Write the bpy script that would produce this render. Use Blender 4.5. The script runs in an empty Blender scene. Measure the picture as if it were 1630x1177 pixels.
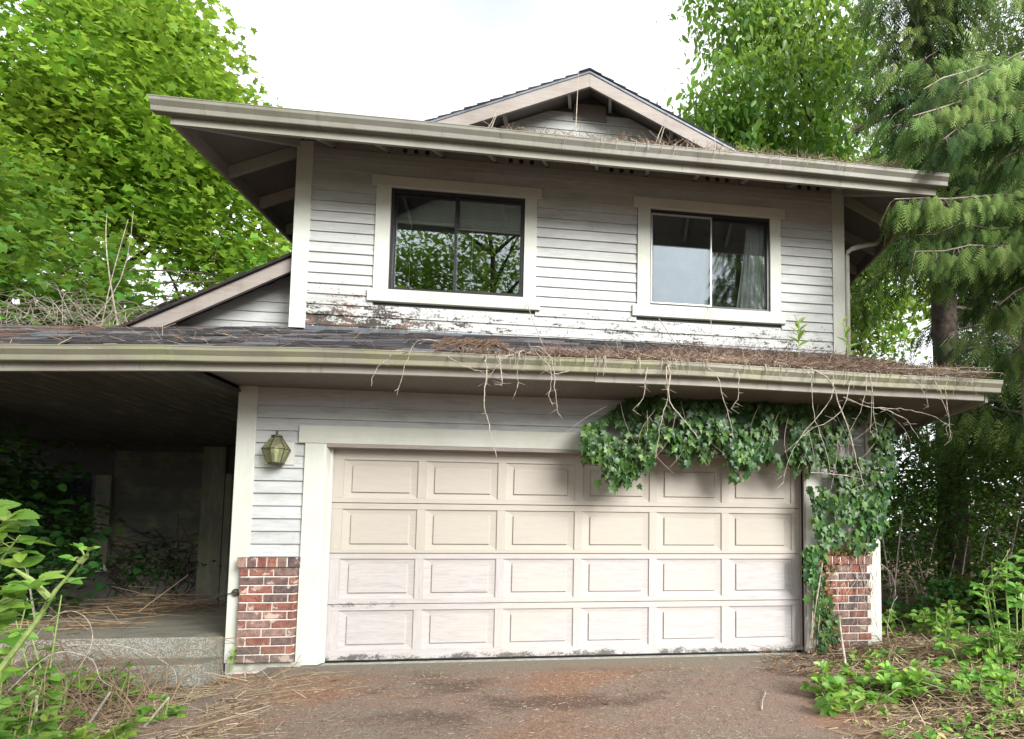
import bpy, math, random
import numpy as np
from mathutils import Vector, Matrix, noise

random.seed(7)
rng = np.random.default_rng(7)
sc = bpy.context.scene
COL = sc.collection
PI = math.pi

# ------------------------------------------------------------------ camera
cam_d = bpy.data.cameras.new('camera')
cam = bpy.data.objects.new('camera', cam_d)
COL.objects.link(cam)
YAW, PITCH, ROLL = 0.1471, 0.0707, 0.0031
cam.location = (2.6699, -6.517, 1.1519)
_f = Vector((math.sin(YAW) * math.cos(PITCH), math.cos(YAW) * math.cos(PITCH), math.sin(PITCH)))
_r = Vector((math.cos(YAW), -math.sin(YAW), 0))
_u = _r.cross(_f)
_r2 = _r * math.cos(ROLL) + _u * math.sin(ROLL)
_u2 = -_r * math.sin(ROLL) + _u * math.cos(ROLL)
cam.rotation_euler = Matrix((_r2, _u2, -_f)).transposed().to_euler()
cam_d.sensor_width = 36
cam_d.lens = 978.43 / 1630 * 36
cam_d.shift_x = -(1100.0 - 815.0) / 1630
cam_d.shift_y = (800.4 - 588.5) / 1630
cam_d.clip_start = 0.05
cam_d.clip_end = 2000
sc.camera = cam

# ------------------------------------------------------------------ sky, sun, exposure
SUN_EL, SUN_AZ = math.radians(25), math.radians(144)      # azimuth measured from +Y towards +X
world = bpy.data.worlds.new('World')
sc.world = world
world.use_nodes = True
wt = world.node_tree
wt.nodes.clear()
def wn(t, **k):
    n = wt.nodes.new(t)
    for a, b in k.items(): setattr(n, a, b)
    return n
w_out = wn('ShaderNodeOutputWorld'); w_bg = wn('ShaderNodeBackground')
sky = wn('ShaderNodeTexSky', sky_type='NISHITA', sun_disc=False)
sky.sun_elevation = SUN_EL; sky.sun_rotation = SUN_AZ
tc = wn('ShaderNodeTexCoord')
nz = wn('ShaderNodeTexNoise'); nz.inputs['Scale'].default_value = 2.3; nz.inputs['Detail'].default_value = 5
nz.inputs['Roughness'].default_value = 0.55
wt.links.new(tc.outputs['Generated'], nz.inputs['Vector'])
# one thin place in the overcast, where the blue shows through
dot = wn('ShaderNodeVectorMath', operation='DOT_PRODUCT')
wt.links.new(tc.outputs['Generated'], dot.inputs[0]); dot.inputs[1].default_value = Vector((-0.16, 0.70, 0.73)).normalized()
mr = wn('ShaderNodeMapRange'); mr.inputs[1].default_value = 0.982; mr.inputs[2].default_value = 1.0
mr.inputs[3].default_value = 0.0; mr.inputs[4].default_value = 0.46
wt.links.new(dot.outputs['Value'], mr.inputs[0])
rm = wn('ShaderNodeMapRange'); rm.inputs[1].default_value = 0.38; rm.inputs[2].default_value = 0.72
rm.inputs[3].default_value = 1.0; rm.inputs[4].default_value = 0.85
wt.links.new(nz.outputs['Fac'], rm.inputs[0])
sub = wn('ShaderNodeMath', operation='SUBTRACT', use_clamp=True)
wt.links.new(rm.outputs[0], sub.inputs[0]); wt.links.new(mr.outputs[0], sub.inputs[1])
mixw = wn('ShaderNodeMix', data_type='RGBA')
mixw.inputs['B'].default_value = (12.2, 12.7, 13.2, 1)
wt.links.new(sub.outputs[0], mixw.inputs['Factor'])
wt.links.new(sky.outputs[0], mixw.inputs['A'])
wt.links.new(mixw.outputs['Result'], w_bg.inputs['Color'])
w_bg.inputs['Strength'].default_value = 0.070
wt.links.new(w_bg.outputs[0], w_out.inputs['Surface'])

sun_d = bpy.data.lights.new('sun', 'SUN')
sun_d.energy = 4.8; sun_d.angle = math.radians(30); sun_d.color = (1.0, 0.985, 0.955)
sun = bpy.data.objects.new('sun', sun_d); COL.objects.link(sun)
_sd = Vector((math.sin(SUN_AZ) * math.cos(SUN_EL), math.cos(SUN_AZ) * math.cos(SUN_EL), math.sin(SUN_EL)))
sun.rotation_euler = _sd.to_track_quat('Z', 'Y').to_euler(); sun.location = (0, -20, 30)
sc.view_settings.view_transform = 'Standard'
sc.view_settings.look = 'None'
sc.view_settings.exposure = 0.96
sc.view_settings.gamma = 1
sc.render.engine = 'CYCLES'
sc.cycles.max_bounces = 8
sc.cycles.transparent_max_bounces = 12
sc.cycles.sample_clamp_indirect = 6

# ------------------------------------------------------------------ helpers: materials
class NT:
    """small helper that writes shader nodes"""
    def __init__(s, name):
        s.m = bpy.data.materials.new(name); s.m.use_nodes = True
        s.t = s.m.node_tree; s.t.nodes.clear()
        s.out = s.t.nodes.new('ShaderNodeOutputMaterial')
        s._geo = s._obj = None
    def n(s, typ, ins=None, **k):
        x = s.t.nodes.new(typ)
        for a, b in k.items(): setattr(x, a, b)
        for a, b in (ins or {}).items(): s.set(x.inputs[a], b)
        return x
    def set(s, sock, v):
        if isinstance(v, bpy.types.NodeSocket): s.t.links.new(v, sock)
        elif isinstance(v, (tuple, list)) and len(v) == 3 and sock.type == 'RGBA': sock.default_value = (*v, 1)
        else: sock.default_value = v
    def pos(s):
        if not s._geo: s._geo = s.n('ShaderNodeNewGeometry')
        return s._geo.outputs['Position']
    def objpos(s):
        if not s._obj: s._obj = s.n('ShaderNodeTexCoord')
        return s._obj.outputs['Object']
    def rnd(s): return s.n('ShaderNodeObjectInfo').outputs['Random']
    def attr(s, a): return s.n('ShaderNodeAttribute', attribute_name=a).outputs['Fac']
    def mapv(s, v, scale=(1, 1, 1), loc=(0, 0, 0)):
        return s.n('ShaderNodeMapping', {'Vector': v, 'Scale': scale, 'Location': loc}).outputs[0]
    def noise(s, v, scale, detail=4, rough=0.5, dist=0):
        return s.n('ShaderNodeTexNoise', {'Vector': v, 'Scale': scale, 'Detail': detail, 'Roughness': rough, 'Distortion': dist}).outputs['Fac']
    def vor(s, v, scale, out='Distance', feature='F1'):
        return s.n('ShaderNodeTexVoronoi', {'Vector': v, 'Scale': scale}, feature=feature).outputs[out]
    def ramp(s, f, a, b, lo=0.0, hi=1.0):
        return s.n('ShaderNodeMapRange', {0: f, 1: a, 2: b, 3: lo, 4: hi}, interpolation_type='SMOOTHSTEP').outputs[0]
    def math(s, op, a, b=0.0, clamp=False):
        return s.n('ShaderNodeMath', {0: a, 1: b}, operation=op, use_clamp=clamp).outputs[0]
    def mul(s, a, b): return s.math('MULTIPLY', a, b)
    def add(s, a, b): return s.math('ADD', a, b)
    def mix(s, f, a, b, mode='MIX'):
        x = s.n('ShaderNodeMix', data_type='RGBA', blend_type=mode)
        s.set(x.inputs['Factor'], f); s.set(x.inputs['A'], a); s.set(x.inputs['B'], b)
        return x.outputs['Result']
    def sep(s, v): return s.n('ShaderNodeSeparateXYZ', {0: v}).outputs
    def hsv(s, c, h=0.5, sat=1.0, v=1.0):
        return s.n('ShaderNodeHueSaturation', {'Color': c, 'Hue': h, 'Saturation': sat, 'Value': v}).outputs[0]
    def bump(s, h, strength=0.3, dist=0.01):
        return s.n('ShaderNodeBump', {'Height': h, 'Strength': strength, 'Distance': dist}).outputs[0]
    def pbr(s, col, rough=0.7, nrm=None, spec=0.3, metal=0.0):
        p = s.n('ShaderNodeBsdfPrincipled', {'Base Color': col, 'Roughness': rough, 'Metallic': metal, 'Specular IOR Level': spec})
        if nrm is not None: s.set(p.inputs['Normal'], nrm)
        s.t.links.new(p.outputs[0], s.out.inputs['Surface'])
        return p

def paint(name, base, grain='x', var=0.10, dirt=0.35, dirt_col=(0.10, 0.085, 0.06), algae=0.0, wear=0.3, wear_col=(0.33, 0.31, 0.29), peel=None, rough=0.75, foot=None):
    """weathered exterior paint on boards; grain runs along the given axis"""
    m = NT(name); p = m.pos(); r = m.rnd()
    off = m.n('ShaderNodeCombineXYZ', {0: m.mul(r, 17.0), 1: m.mul(r, 5.0), 2: m.mul(r, 31.0)}).outputs[0]
    pp = m.n('ShaderNodeVectorMath', {0: p, 1: off}, operation='ADD').outputs[0]
    sc_ = {'x': (1.2, 12, 22), 'z': (22, 12, 1.2), 'y': (22, 1.2, 12)}[grain]
    g = m.noise(m.mapv(pp, sc_), 3.0, 6, 0.65, 0.4)
    big = m.noise(p, 1.1, 4, 0.6)
    mid = m.noise(m.mapv(pp, tuple(max(1.0, k * 0.25) for k in sc_)), 2.6, 6, 0.7)
    c = m.mix(m.ramp(g, 0.3, 0.75), base, tuple(b * (1 - var) for b in base))
    c = m.mix(m.mul(m.ramp(mid, 0.47, 0.66), wear), c, wear_col)
    c = m.mix(m.mul(m.ramp(big, 0.48, 0.75), dirt * 0.5), c, dirt_col)
    streak = m.noise(m.mapv(pp, (9, 4, 0.7)), 2.0, 5, 0.7)
    c = m.mix(m.mul(m.ramp(streak, 0.56, 0.8), dirt * 0.6), c, dirt_col)
    if algae:
        an = m.noise(p, 2.7, 5, 0.6)
        c = m.mix(m.mul(m.ramp(an, 0.42, 0.7), algae), c, (0.25, 0.27, 0.12))
    if peel:                                   # mould and bare wood, strongest at the foot of the wall
        z0, z1, x1 = peel
        xyz = m.sep(p)
        hz = m.ramp(xyz[2], z0, z1, 1.0, 0.0)
        lx = m.ramp(xyz[0], x1, x1 + 1.2, 1.0, 0.0)
        amt = m.add(m.mul(hz, 0.46), m.mul(m.mul(hz, lx), 0.36))
        n1 = m.noise(m.mapv(p, (2.2, 1, 6.5)), 2.2, 9, 0.75)
        n2 = m.noise(m.mapv(p, (1, 1, 1)), 42, 4, 0.7)
        f = m.ramp(m.add(m.add(m.mul(n1, 0.62), m.mul(n2, 0.38)), m.mul(amt, 0.21)), 0.605, 0.66)
        f = m.mul(f, m.ramp(hz, 0.0, 0.15))
        c = m.mix(f, c, m.mix(m.mul(m.ramp(m.noise(p, 3.0, 5, 0.7), 0.45, 0.6), m.ramp(lx, 0.2, 0.8, 0.35, 1.0)), (0.05, 0.044, 0.038), (0.13, 0.085, 0.065)))
    if foot:                                   # splashed dirt along the very bottom edge
        z0, z1 = foot
        hz = m.ramp(m.sep(p)[2], z0, z1, 1.0, 0.0)
        n1 = m.noise(m.mapv(p, (3, 1, 5)), 3.0, 9, 0.75)
        n2 = m.noise(p, 70, 3, 0.7)
        f = m.ramp(m.add(m.add(m.mul(n1, 0.7), m.mul(n2, 0.3)), m.mul(hz, 0.25)), 0.62, 0.70)
        c = m.mix(m.mul(f, m.ramp(hz, 0.0, 0.5)), c, (0.06, 0.05, 0.045))
    c = m.hsv(c, v=m.ramp(r, 0, 1, 0.93, 1.05))
    h = m.add(m.mul(g, 0.6), m.mul(mid, 0.4))
    m.pbr(c, rough, m.bump(h, 0.35, 0.004), 0.25)
    return m.m

def simple(name, col, rough=0.6, metal=0.0, spec=0.4, nscale=20, var=0.2, bump=0.15, bd=0.005, objspace=False):
    m = NT(name); p = m.objpos() if objspace else m.pos()
    n = m.noise(p, nscale, 6, 0.65)
    c = m.mix(m.ramp(n, 0.3, 0.7), tuple(k * (1 - var) for k in col), tuple(min(1, k * (1 + var)) for k in col))
    m.pbr(c, rough, m.bump(n, bump, bd), spec, metal)
    return m.m

def leafmat(name, cols, gloss=0.35, trans=0.45, spec=0.5, inst=False, tcol=None, ns=0.5):
    """leaf: colour varies with a per-leaf value (attribute rnd, or the object's random)"""
    m = NT(name)
    r = m.rnd() if inst else m.attr('rnd')
    cr = m.n('ShaderNodeValToRGB', {'Fac': r})
    e = cr.color_ramp.elements
    while len(e) < len(cols): e.new(0.5)
    for i, c in enumerate(cols):
        e[i].position = i / max(1, len(cols) - 1); e[i].color = (*c, 1)
    big = m.noise(m.pos(), ns, 3, 0.5)
    col = m.hsv(cr.outputs[0], h=m.ramp(big, 0.3, 0.7, 0.485, 0.515), v=m.ramp(big, 0.3, 0.7, 0.78, 1.22))
    p = m.n('ShaderNodeBsdfPrincipled', {'Base Color': col, 'Roughness': gloss, 'Specular IOR Level': spec})
    tl = m.n('ShaderNodeBsdfTranslucent', {'Color': m.mix(0.35, col, tcol or (0.55, 0.75, 0.08), 'MIX')})
    mx = m.n('ShaderNodeMixShader', {0: trans, 1: p.outputs[0], 2: tl.outputs[0]})
    m.t.links.new(mx.outputs[0], m.out.inputs['Surface'])
    return m.m

M = {}
M['siding'] = paint('weathered_white_siding', (0.44, 0.452, 0.445), 'x', 0.16, 0.32, wear=0.62, wear_col=(0.29, 0.29, 0.28))
M['porch_siding'] = paint('shade_dark_porch_siding', (0.09, 0.09, 0.08), 'x', 0.16, 0.5, algae=0.4, wear=0.5, wear_col=(0.10, 0.10, 0.09))  # white siding darkened in its colour to stand in for porch shade
M['porch_trim'] = paint('shade_dark_porch_trim', (0.15, 0.15, 0.115), 'z', 0.1, 0.3, algae=0.4)  # trim darkened by colour, imitating the deep shade of the porch
M['siding_up'] = paint('weathered_white_siding_upper', (0.47, 0.478, 0.468), 'x', 0.16, 0.34, wear=0.66, wear_col=(0.34, 0.345, 0.34), peel=(3.60, 4.35, 0.0))
M['trim_h'] = paint('cream_trim_paint', (0.53, 0.535, 0.48), 'x', 0.07, 0.18, algae=0.16, wear=0.14, wear_col=(0.45, 0.46, 0.40))
M['trim_v'] = paint('cream_trim_paint_upright', (0.54, 0.545, 0.495), 'z', 0.07, 0.18, algae=0.14, wear=0.14, wear_col=(0.45, 0.46, 0.40))
M['fascia'] = paint('fascia_paint', (0.30, 0.285, 0.25), 'x', 0.14, 1.1, algae=0.15, wear=0.3)
M['rake'] = paint('bare_rake_wood', (0.31, 0.275, 0.25), 'x', 0.2, 0.55, wear=0.55, wear_col=(0.24, 0.19, 0.17))
M['soffit'] = paint('soffit_plywood', (0.20, 0.18, 0.165), 'y', 0.15, 0.5, wear=0.3, wear_col=(0.2, 0.17, 0.15))
M['rafter'] = paint('rafter_paint', (0.36, 0.345, 0.31), 'y', 0.15, 0.5, wear=0.3)
M['ceiling'] = paint('shade_dark_porch_ceiling', (0.075, 0.075, 0.065), 'y', 0.12, 0.4)  # plank colour darkened so the porch shade is in the paint
M['gutter'] = paint('gutter_enamel', (0.25, 0.24, 0.185), 'x', 0.14, 1.15, algae=0.45, wear=0.3, wear_col=(0.26, 0.25, 0.18), rough=0.45)
M['gutter_up'] = paint('upper_gutter_enamel', (0.225, 0.215, 0.19), 'x', 0.14, 1.15, algae=0.12, wear=0.3, wear_col=(0.25, 0.24, 0.20), rough=0.45)
M['door_frame'] = None
def door_mat(name, grain):
    m = NT(name); p = m.pos(); r = m.rnd()
    off = m.n('ShaderNodeCombineXYZ', {0: m.mul(r, 13.0), 1: 0.0, 2: m.mul(r, 29.0)}).outputs[0]
    pp = m.n('ShaderNodeVectorMath', {0: p, 1: off}, operation='ADD').outputs[0]
    s_ = (1.5, 8, 18) if grain == 'x' else (18, 8, 1.5)
    g = m.noise(m.mapv(pp, s_), 3.0, 7, 0.7, 0.8)
    z = m.sep(p)[2]
    n0 = m.noise(p, 5.0, 4, 0.6)
    hi = m.ramp(m.add(z, m.mul(n0, 0.10)), 1.06, 1.16)
    tan = m.mix(m.ramp(g, 0.3, 0.7), (0.355, 0.322, 0.280), (0.385, 0.352, 0.305))
    pale = m.mix(m.ramp(g, 0.35, 0.7), (0.41, 0.385, 0.375), (0.335, 0.31, 0.30))
    warm = m.noise(p, 0.9, 2, 0.5)
    pale = m.mix(m.mul(m.ramp(warm, 0.5, 0.7), 0.5), pale, (0.42, 0.375, 0.325))
    c = m.mix(hi, pale, tan)
    c = m.mix(m.mul(m.ramp(m.noise(m.mapv(p, (1, 1, 0.4)), 2.1, 5, 0.6), 0.5, 0.75), 0.25), c, (0.38, 0.33, 0.29))
    # dark mildew along the bottom rail and the seam below the third row, mostly at the left
    n1 = m.noise(m.mapv(p, (2.6, 1, 4.0)), 2.6, 9, 0.75); n2 = m.noise(p, 85, 3, 0.7)
    x = m.sep(p)[0]
    foot = m.ramp(z, 0.02, 0.13, 1.0, 0.0)
    seam = m.mul(m.mul(m.ramp(z, 0.50, 0.55), m.ramp(z, 0.56, 0.66, 1.0, 0.0)), m.ramp(x, 0.2, 1.4, 0.8, 0.15))
    low = m.mul(m.ramp(z, 0.45, 1.0, 1.0, 0.0), m.ramp(x, 0.3, 1.5, 0.16, 0.0))
    amt = m.math('MAXIMUM', m.math('MAXIMUM', foot, seam), low)
    f = m.ramp(m.add(m.add(m.mul(n1, 0.7), m.mul(n2, 0.3)), m.mul(amt, 0.22)), 0.65, 0.75)
    c = m.mix(m.mul(f, m.mul(m.ramp(amt, 0.0, 0.3), 0.85)), c, (0.05, 0.045, 0.04))
    # rusty brown run-off at the right edge
    c = m.mix(m.mul(m.ramp(x, 4.77, 4.9), m.ramp(m.noise(m.mapv(p, (6, 1, 1)), 2, 4), 0.35, 0.7, 0.1, 0.7)), c, (0.24, 0.16, 0.10))
    m.pbr(c, 0.6, m.bump(g, 0.25, 0.003), 0.3)
    return m.m
M['door_h'] = door_mat('garage_door_paint', 'x')
M['door_v'] = door_mat('garage_door_paint_upright', 'z')
M['black_alu'] = simple('black_window_aluminium', (0.02, 0.02, 0.022), 0.35, 0.0, 0.5)
M['alu'] = simple('bare_aluminium_sash', (0.62, 0.62, 0.63), 0.35, 0.6, 0.5, 30, 0.1)
M['dark'] = simple('unlit_room_paint', (0.06, 0.06, 0.06), 0.9)  # dark colour stands in for missing light in rooms and porch
M['blind'] = simple('vinyl_blind', (0.84, 0.85, 0.74), 0.5, 0, 0.4, 8, 0.06)
M['curtain'] = simple('grey_curtain_cloth', (0.82, 0.82, 0.82), 0.9, 0, 0.1, 60, 0.06)
M['shade'] = simple('sky_reflection_blue', (0.66, 0.72, 0.80), 0.8, 0, 0.2, 3, 0.12)  # colour stands in for sky reflected in the pane
M['flashing'] = simple('grey_metal_flashing', (0.16, 0.18, 0.21), 0.4, 0.5, 0.5, 5, 0.3)
M['asphalt_under'] = simple('roof_felt', (0.05, 0.05, 0.052), 0.9)
M['concrete'] = simple('foundation_concrete', (0.34, 0.34, 0.30), 0.9, 0, 0.2, 12, 0.25, 0.4, 0.01)
M['mortar'] = simple('pale_mortar', (0.62, 0.56, 0.50), 0.95, 0, 0.1, 50, 0.12, 0.5, 0.006)
M['white_pvc'] = simple('cream_downspout', (0.52, 0.50, 0.43), 0.5, 0, 0.4, 6, 0.1)
M['bark'] = simple('tree_bark', (0.075, 0.06, 0.05), 0.95, 0, 0.1, 9, 0.45, 0.9, 0.03)
M['bark_grey'] = simple('grey_twig_bark', (0.25, 0.215, 0.18), 0.95, 0, 0.1, 14, 0.35, 0.6, 0.01)
M['dry_vine'] = simple('dry_vine_stem', (0.33, 0.285, 0.235), 0.95, 0, 0.1, 22, 0.45, 0.5, 0.003)
M['green_stem'] = simple('green_cane', (0.20, 0.27, 0.08), 0.6, 0, 0.3, 20, 0.3)
M['moss'] = simple('bark_moss', (0.22, 0.22, 0.05), 1.0, 0, 0.05, 40, 0.5, 1.0, 0.03)
def glass_mat():
    m = NT('window_glass')
    fr = m.n('ShaderNodeFresnel', {'IOR': 1.9})
    wob = m.noise(m.mapv(m.pos(), (1, 1, 1)), 2.2, 2, 0.4)
    gl = m.n('ShaderNodeBsdfGlossy', {'Color': (0.88, 0.93, 0.97), 'Roughness': 0.01, 'Normal': m.bump(wob, 0.05, 0.004)})
    tr = m.n('ShaderNodeBsdfTransparent', {'Color': (0.96, 0.98, 0.97)})
    f = m.mul(fr.outputs[0], 1.7)
    f = m.math('MINIMUM', f, 1.0)
    mx = m.n('ShaderNodeMixShader', {0: f, 1: tr.outputs[0], 2: gl.outputs[0]})
    m.t.links.new(mx.outputs[0], m.out.inputs['Surface'])
    return m.m
M['glass'] = glass_mat()
def lamp_glass():
    m = NT('dirty_lantern_glass')
    n = m.noise(m.pos(), 40, 4, 0.6)
    p = m.n('ShaderNodeBsdfPrincipled', {'Base Color': m.mix(n, (0.20, 0.19, 0.145), (0.34, 0.325, 0.26)), 'Roughness': 0.25, 'Specular IOR Level': 0.8})
    tr = m.n('ShaderNodeBsdfTransparent', {'Color': (0.88, 0.90, 0.74)})
    mx = m.n('ShaderNodeMixShader', {0: 0.22, 1: tr.outputs[0], 2: p.outputs[0]})
    m.t.links.new(mx.outputs[0], m.out.inputs['Surface'])
    return m.m
M['lamp_glass'] = lamp_glass()
M['brass'] = simple('tarnished_brass', (0.075, 0.072, 0.045), 0.5, 0.6, 0.5, 60, 0.4)
def brick_mat():
    m = NT('brick'); p = m.pos()
    r = m.rnd()
    cr = m.n('ShaderNodeValToRGB', {'Fac': r}); cr.color_ramp.interpolation = 'CONSTANT'
    e = cr.color_ramp.elements
    cols = [(0.19, 0.078, 0.060), (0.16, 0.075, 0.063), (0.21, 0.092, 0.070), (0.10, 0.072, 0.070), (0.18, 0.118, 0.10), (0.225, 0.09, 0.062), (0.185, 0.085, 0.068), (0.13, 0.085, 0.078), (0.225, 0.14, 0.115)]
    while len(e) < len(cols): e.new(0.5)
    for i, c in enumerate(cols): e[i].position = i / len(cols); e[i].color = (*c, 1)
    n1 = m.noise(p, 18, 6, 0.7); n2 = m.noise(p, 60, 4, 0.7)
    c = m.hsv(cr.outputs[0], v=m.ramp(n1, 0.3, 0.7, 0.6, 1.45))
    off = m.n('ShaderNodeCombineXYZ', {0: m.mul(r, 3.0), 1: 0.0, 2: m.mul(r, 7.0)}).outputs[0]
    pp = m.n('ShaderNodeVectorMath', {0: p, 1: off}, operation='ADD').outputs[0]
    s = m.ramp(m.noise(pp, 6.5, 6, 0.65, 0.5), 0.56, 0.64)
    c = m.mix(m.mul(s, 0.7), c, (0.55, 0.45, 0.37))
    c = m.mix(m.mul(m.ramp(n2, 0.6, 0.7), 0.5), c, (0.05, 0.04, 0.04))
    c = m.mix(m.mul(m.ramp(m.add(m.sep(p)[2], m.mul(n1, .2)), 0.02, 0.42, 1.0, 0.0), 0.45), c, (0.21, 0.165, 0.135))
    m.pbr(c, 0.9, m.bump(m.add(n1, n2), 0.6, 0.006), 0.15)
    return m.m
M['brick'] = brick_mat()
def shingle_mat(inst):
    m = NT('roof_shingle' + ('' if inst else '_rows')); p = m.pos()
    r = m.rnd() if inst else m.attr('rnd')
    n = m.noise(p, 120, 3, 0.7); b = m.noise(m.mapv(p, (1, 1, 1)), 3.0, 5, 0.7)
    c = m.mix(m.ramp(r, 0.45, 1.0), (0.013, 0.013, 0.016), (0.095, 0.096, 0.105))
    c = m.hsv(c, v=m.ramp(n, 0.3, 0.7, 0.6, 1.45))
    x = m.sep(p)[0]
    red = m.mul(m.ramp(b, 0.42, 0.62), m.ramp(x, -3.4, -2.2, 0.9, 0.12))
    c = m.mix(red, c, (0.17, 0.085, 0.05))
    m.pbr(c, 0.85, m.bump(n, 0.5, 0.004), 0.3)
    return m.m
M['shingle'] = shingle_mat(True); M['shingle_rows'] = shingle_mat(False)

# ------------------------------------------------------------------ helpers: meshes and objects
def link(o, parent=None, **props):
    COL.objects.link(o)
    if parent is not None: o.parent = parent
    for k, v in props.items():
        if v is not None: o[k] = v
    return o
def thing(name, label, cat, loc=(0, 0, 0), group=None, kind=None):
    o = bpy.data.objects.new(name, None); o.location = loc; o.empty_display_size = 0.2
    return link(o, None, label=label, category=cat, group=group, kind=kind)

class MB:
    def __init__(s): s.v = []; s.f = []; s.smooth = False
    def add(s, vs, fs):
        b = len(s.v); s.v += [tuple(v) for v in vs]; s.f += [tuple(b + i for i in f) for f in fs]; return s
    def box(s, x0, x1, y0, y1, z0, z1):
        return s.add([(x0, y0, z0), (x1, y0, z0), (x1, y1, z0), (x0, y1, z0), (x0, y0, z1), (x1, y0, z1), (x1, y1, z1), (x0, y1, z1)],
                     [(0, 3, 2, 1), (4, 5, 6, 7), (0, 1, 5, 4), (1, 2, 6, 5), (2, 3, 7, 6), (3, 0, 4, 7)])
    def prism(s, prof, axis, a, b):
        """profile of (p,q) extruded along axis 'x' (p=y,q=z), 'y' (p=x,q=z) or 'z' (p=x,q=y)"""
        n = len(prof)
        def P(t, p, q): return {'x': (t, p, q), 'y': (p, t, q), 'z': (p, q, t)}[axis]
        return s.add([P(a, *k) for k in prof] + [P(b, *k) for k in prof],
                     [tuple(range(n))[::-1], tuple(range(n, 2 * n))] + [(i, (i + 1) % n, n + (i + 1) % n, n + i) for i in range(n)])
    def beam(s, a, b, w, h, up=(0, 0, 1), down=True):
        """rectangular timber from a to b; top face on the line, hanging down by h"""
        a = Vector(a); b = Vector(b); d = (b - a).normalized(); side = d.cross(Vector(up)).normalized() * (w / 2)
        u = Vector((0, 0, h))
        vs = [a - side - u, a + side - u, a + side, a - side, b - side - u, b + side - u, b + side, b - side]
        return s.add(vs, [(0, 1, 2, 3), (7, 6, 5, 4), (0, 4, 5, 1), (1, 5, 6, 2), (2, 6, 7, 3), (3, 7, 4, 0)])
    def slab(s, poly, t):
        """flat polygon in space thickened downwards by t"""
        n = len(poly)
        return s.add([p for p in poly] + [(p[0], p[1], p[2] - t) for p in poly],
                     [tuple(range(n)), tuple(range(2 * n - 1, n - 1, -1))] + [(i, n + i, n + (i + 1) % n, (i + 1) % n) for i in range(n)])
    def tube(s, pts, r0, r1=None, n=5):
        r1 = r0 if r1 is None else r1
        pts = [Vector(p) for p in pts]; k = len(pts); base = len(s.v); ref = Vector((0.31, 0.23, 0.92))
        for i, p in enumerate(pts):
            d = (pts[min(i + 1, k - 1)] - pts[max(i - 1, 0)])
            if d.length < 1e-9: d = Vector((0, 0, 1))
            d.normalize(); rr = ref if abs(d.dot(ref)) < 0.95 else Vector((1, 0, 0))
            a = d.cross(rr).normalized(); b = d.cross(a)
            r = r0 + (r1 - r0) * i / (k - 1)
            for j in range(n):
                t = 2 * PI * j / n
                s.v.append(tuple(p + a * (r * math.cos(t)) + b * (r * math.sin(t))))
        for i in range(k - 1):
            for j in range(n):
                q = base + i * n
                s.f.append((q + j, q + (j + 1) % n, q + n + (j + 1) % n, q + n + j))
        s.f.append(tuple(base + j for j in range(n))[::-1]); s.f.append(tuple(base + (k - 1) * n + j for j in range(n)))
        return s
    def lathe(s, prof, c=(0, 0, 0), n=16):
        base = len(s.v)
        for r, z in prof:
            for j in range(n):
                t = 2 * PI * j / n; s.v.append((c[0] + r * math.cos(t), c[1] + r * math.sin(t), c[2] + z))
        for i in range(len(prof) - 1):
            for j in range(n):
                q = base + i * n; s.f.append((q + j, q + (j + 1) % n, q + n + (j + 1) % n, q + n + j))
        return s
    def mesh(s, name, mat, smooth=False):
        me = bpy.data.meshes.new(name); me.from_pydata(s.v, [], s.f)
        me.materials.append(mat)
        if smooth: me.polygons.foreach_set('use_smooth', [True] * len(me.polygons))
        me.update(); return me
    def build(s, name, mat, parent=None, smooth=False, **props):
        o = bpy.data.objects.new(name, s.mesh(name, mat, smooth))
        return link(o, parent, **props)

def np_mesh(name, V, F, mat, parent=None, rnd=None, smooth=False, **props):
    """V (n,3) float, F (m,k) int, all faces with k corners"""
    me = bpy.data.meshes.new(name)
    m, k = F.shape
    me.vertices.add(len(V)); me.vertices.foreach_set('co', np.ascontiguousarray(V, dtype=np.float32).ravel())
    me.loops.add(m * k); me.loops.foreach_set('vertex_index', np.ascontiguousarray(F, dtype=np.int32).ravel())
    me.polygons.add(m); me.polygons.foreach_set('loop_start', np.arange(0, m * k, k, dtype=np.int32))
    me.polygons.foreach_set('loop_total', np.full(m, k, dtype=np.int32))
    if smooth: me.polygons.foreach_set('use_smooth', np.ones(m, dtype=bool))
    me.update(calc_edges=True)
    if rnd is not None:
        a = me.attributes.new('rnd', 'FLOAT', 'POINT'); a.data.foreach_set('value', rnd.astype(np.float32))
    me.materials.append(mat)
    o = bpy.data.objects.new(name, me)
    return link(o, parent, **props)

def frames(D, Nn):
    """rotation matrices whose columns are side, D (leaf axis) and the leaf normal"""
    D = D / np.linalg.norm(D, axis=1, keepdims=True)
    X = np.cross(D, Nn); X /= np.linalg.norm(X, axis=1, keepdims=True) + 1e-9
    Z = np.cross(X, D)
    return np.stack([X, D, Z], axis=2)
def scatter(name, tmpl, P, R, S, mat, parent=None, rnd=None, **props):
    tv, tf = tmpl
    n = len(P); k = len(tv)
    V = np.einsum('nij,vj->nvi', R, tv) * S[:, None, None] + P[:, None, :]
    F = (tf[None, :, :] + (np.arange(n) * k)[:, None, None]).reshape(-1, tf.shape[1])
    r = rng.random(n) if rnd is None else rnd
    return np_mesh(name, V.reshape(-1, 3), F, mat, parent, np.repeat(r, k), **props)

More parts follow.
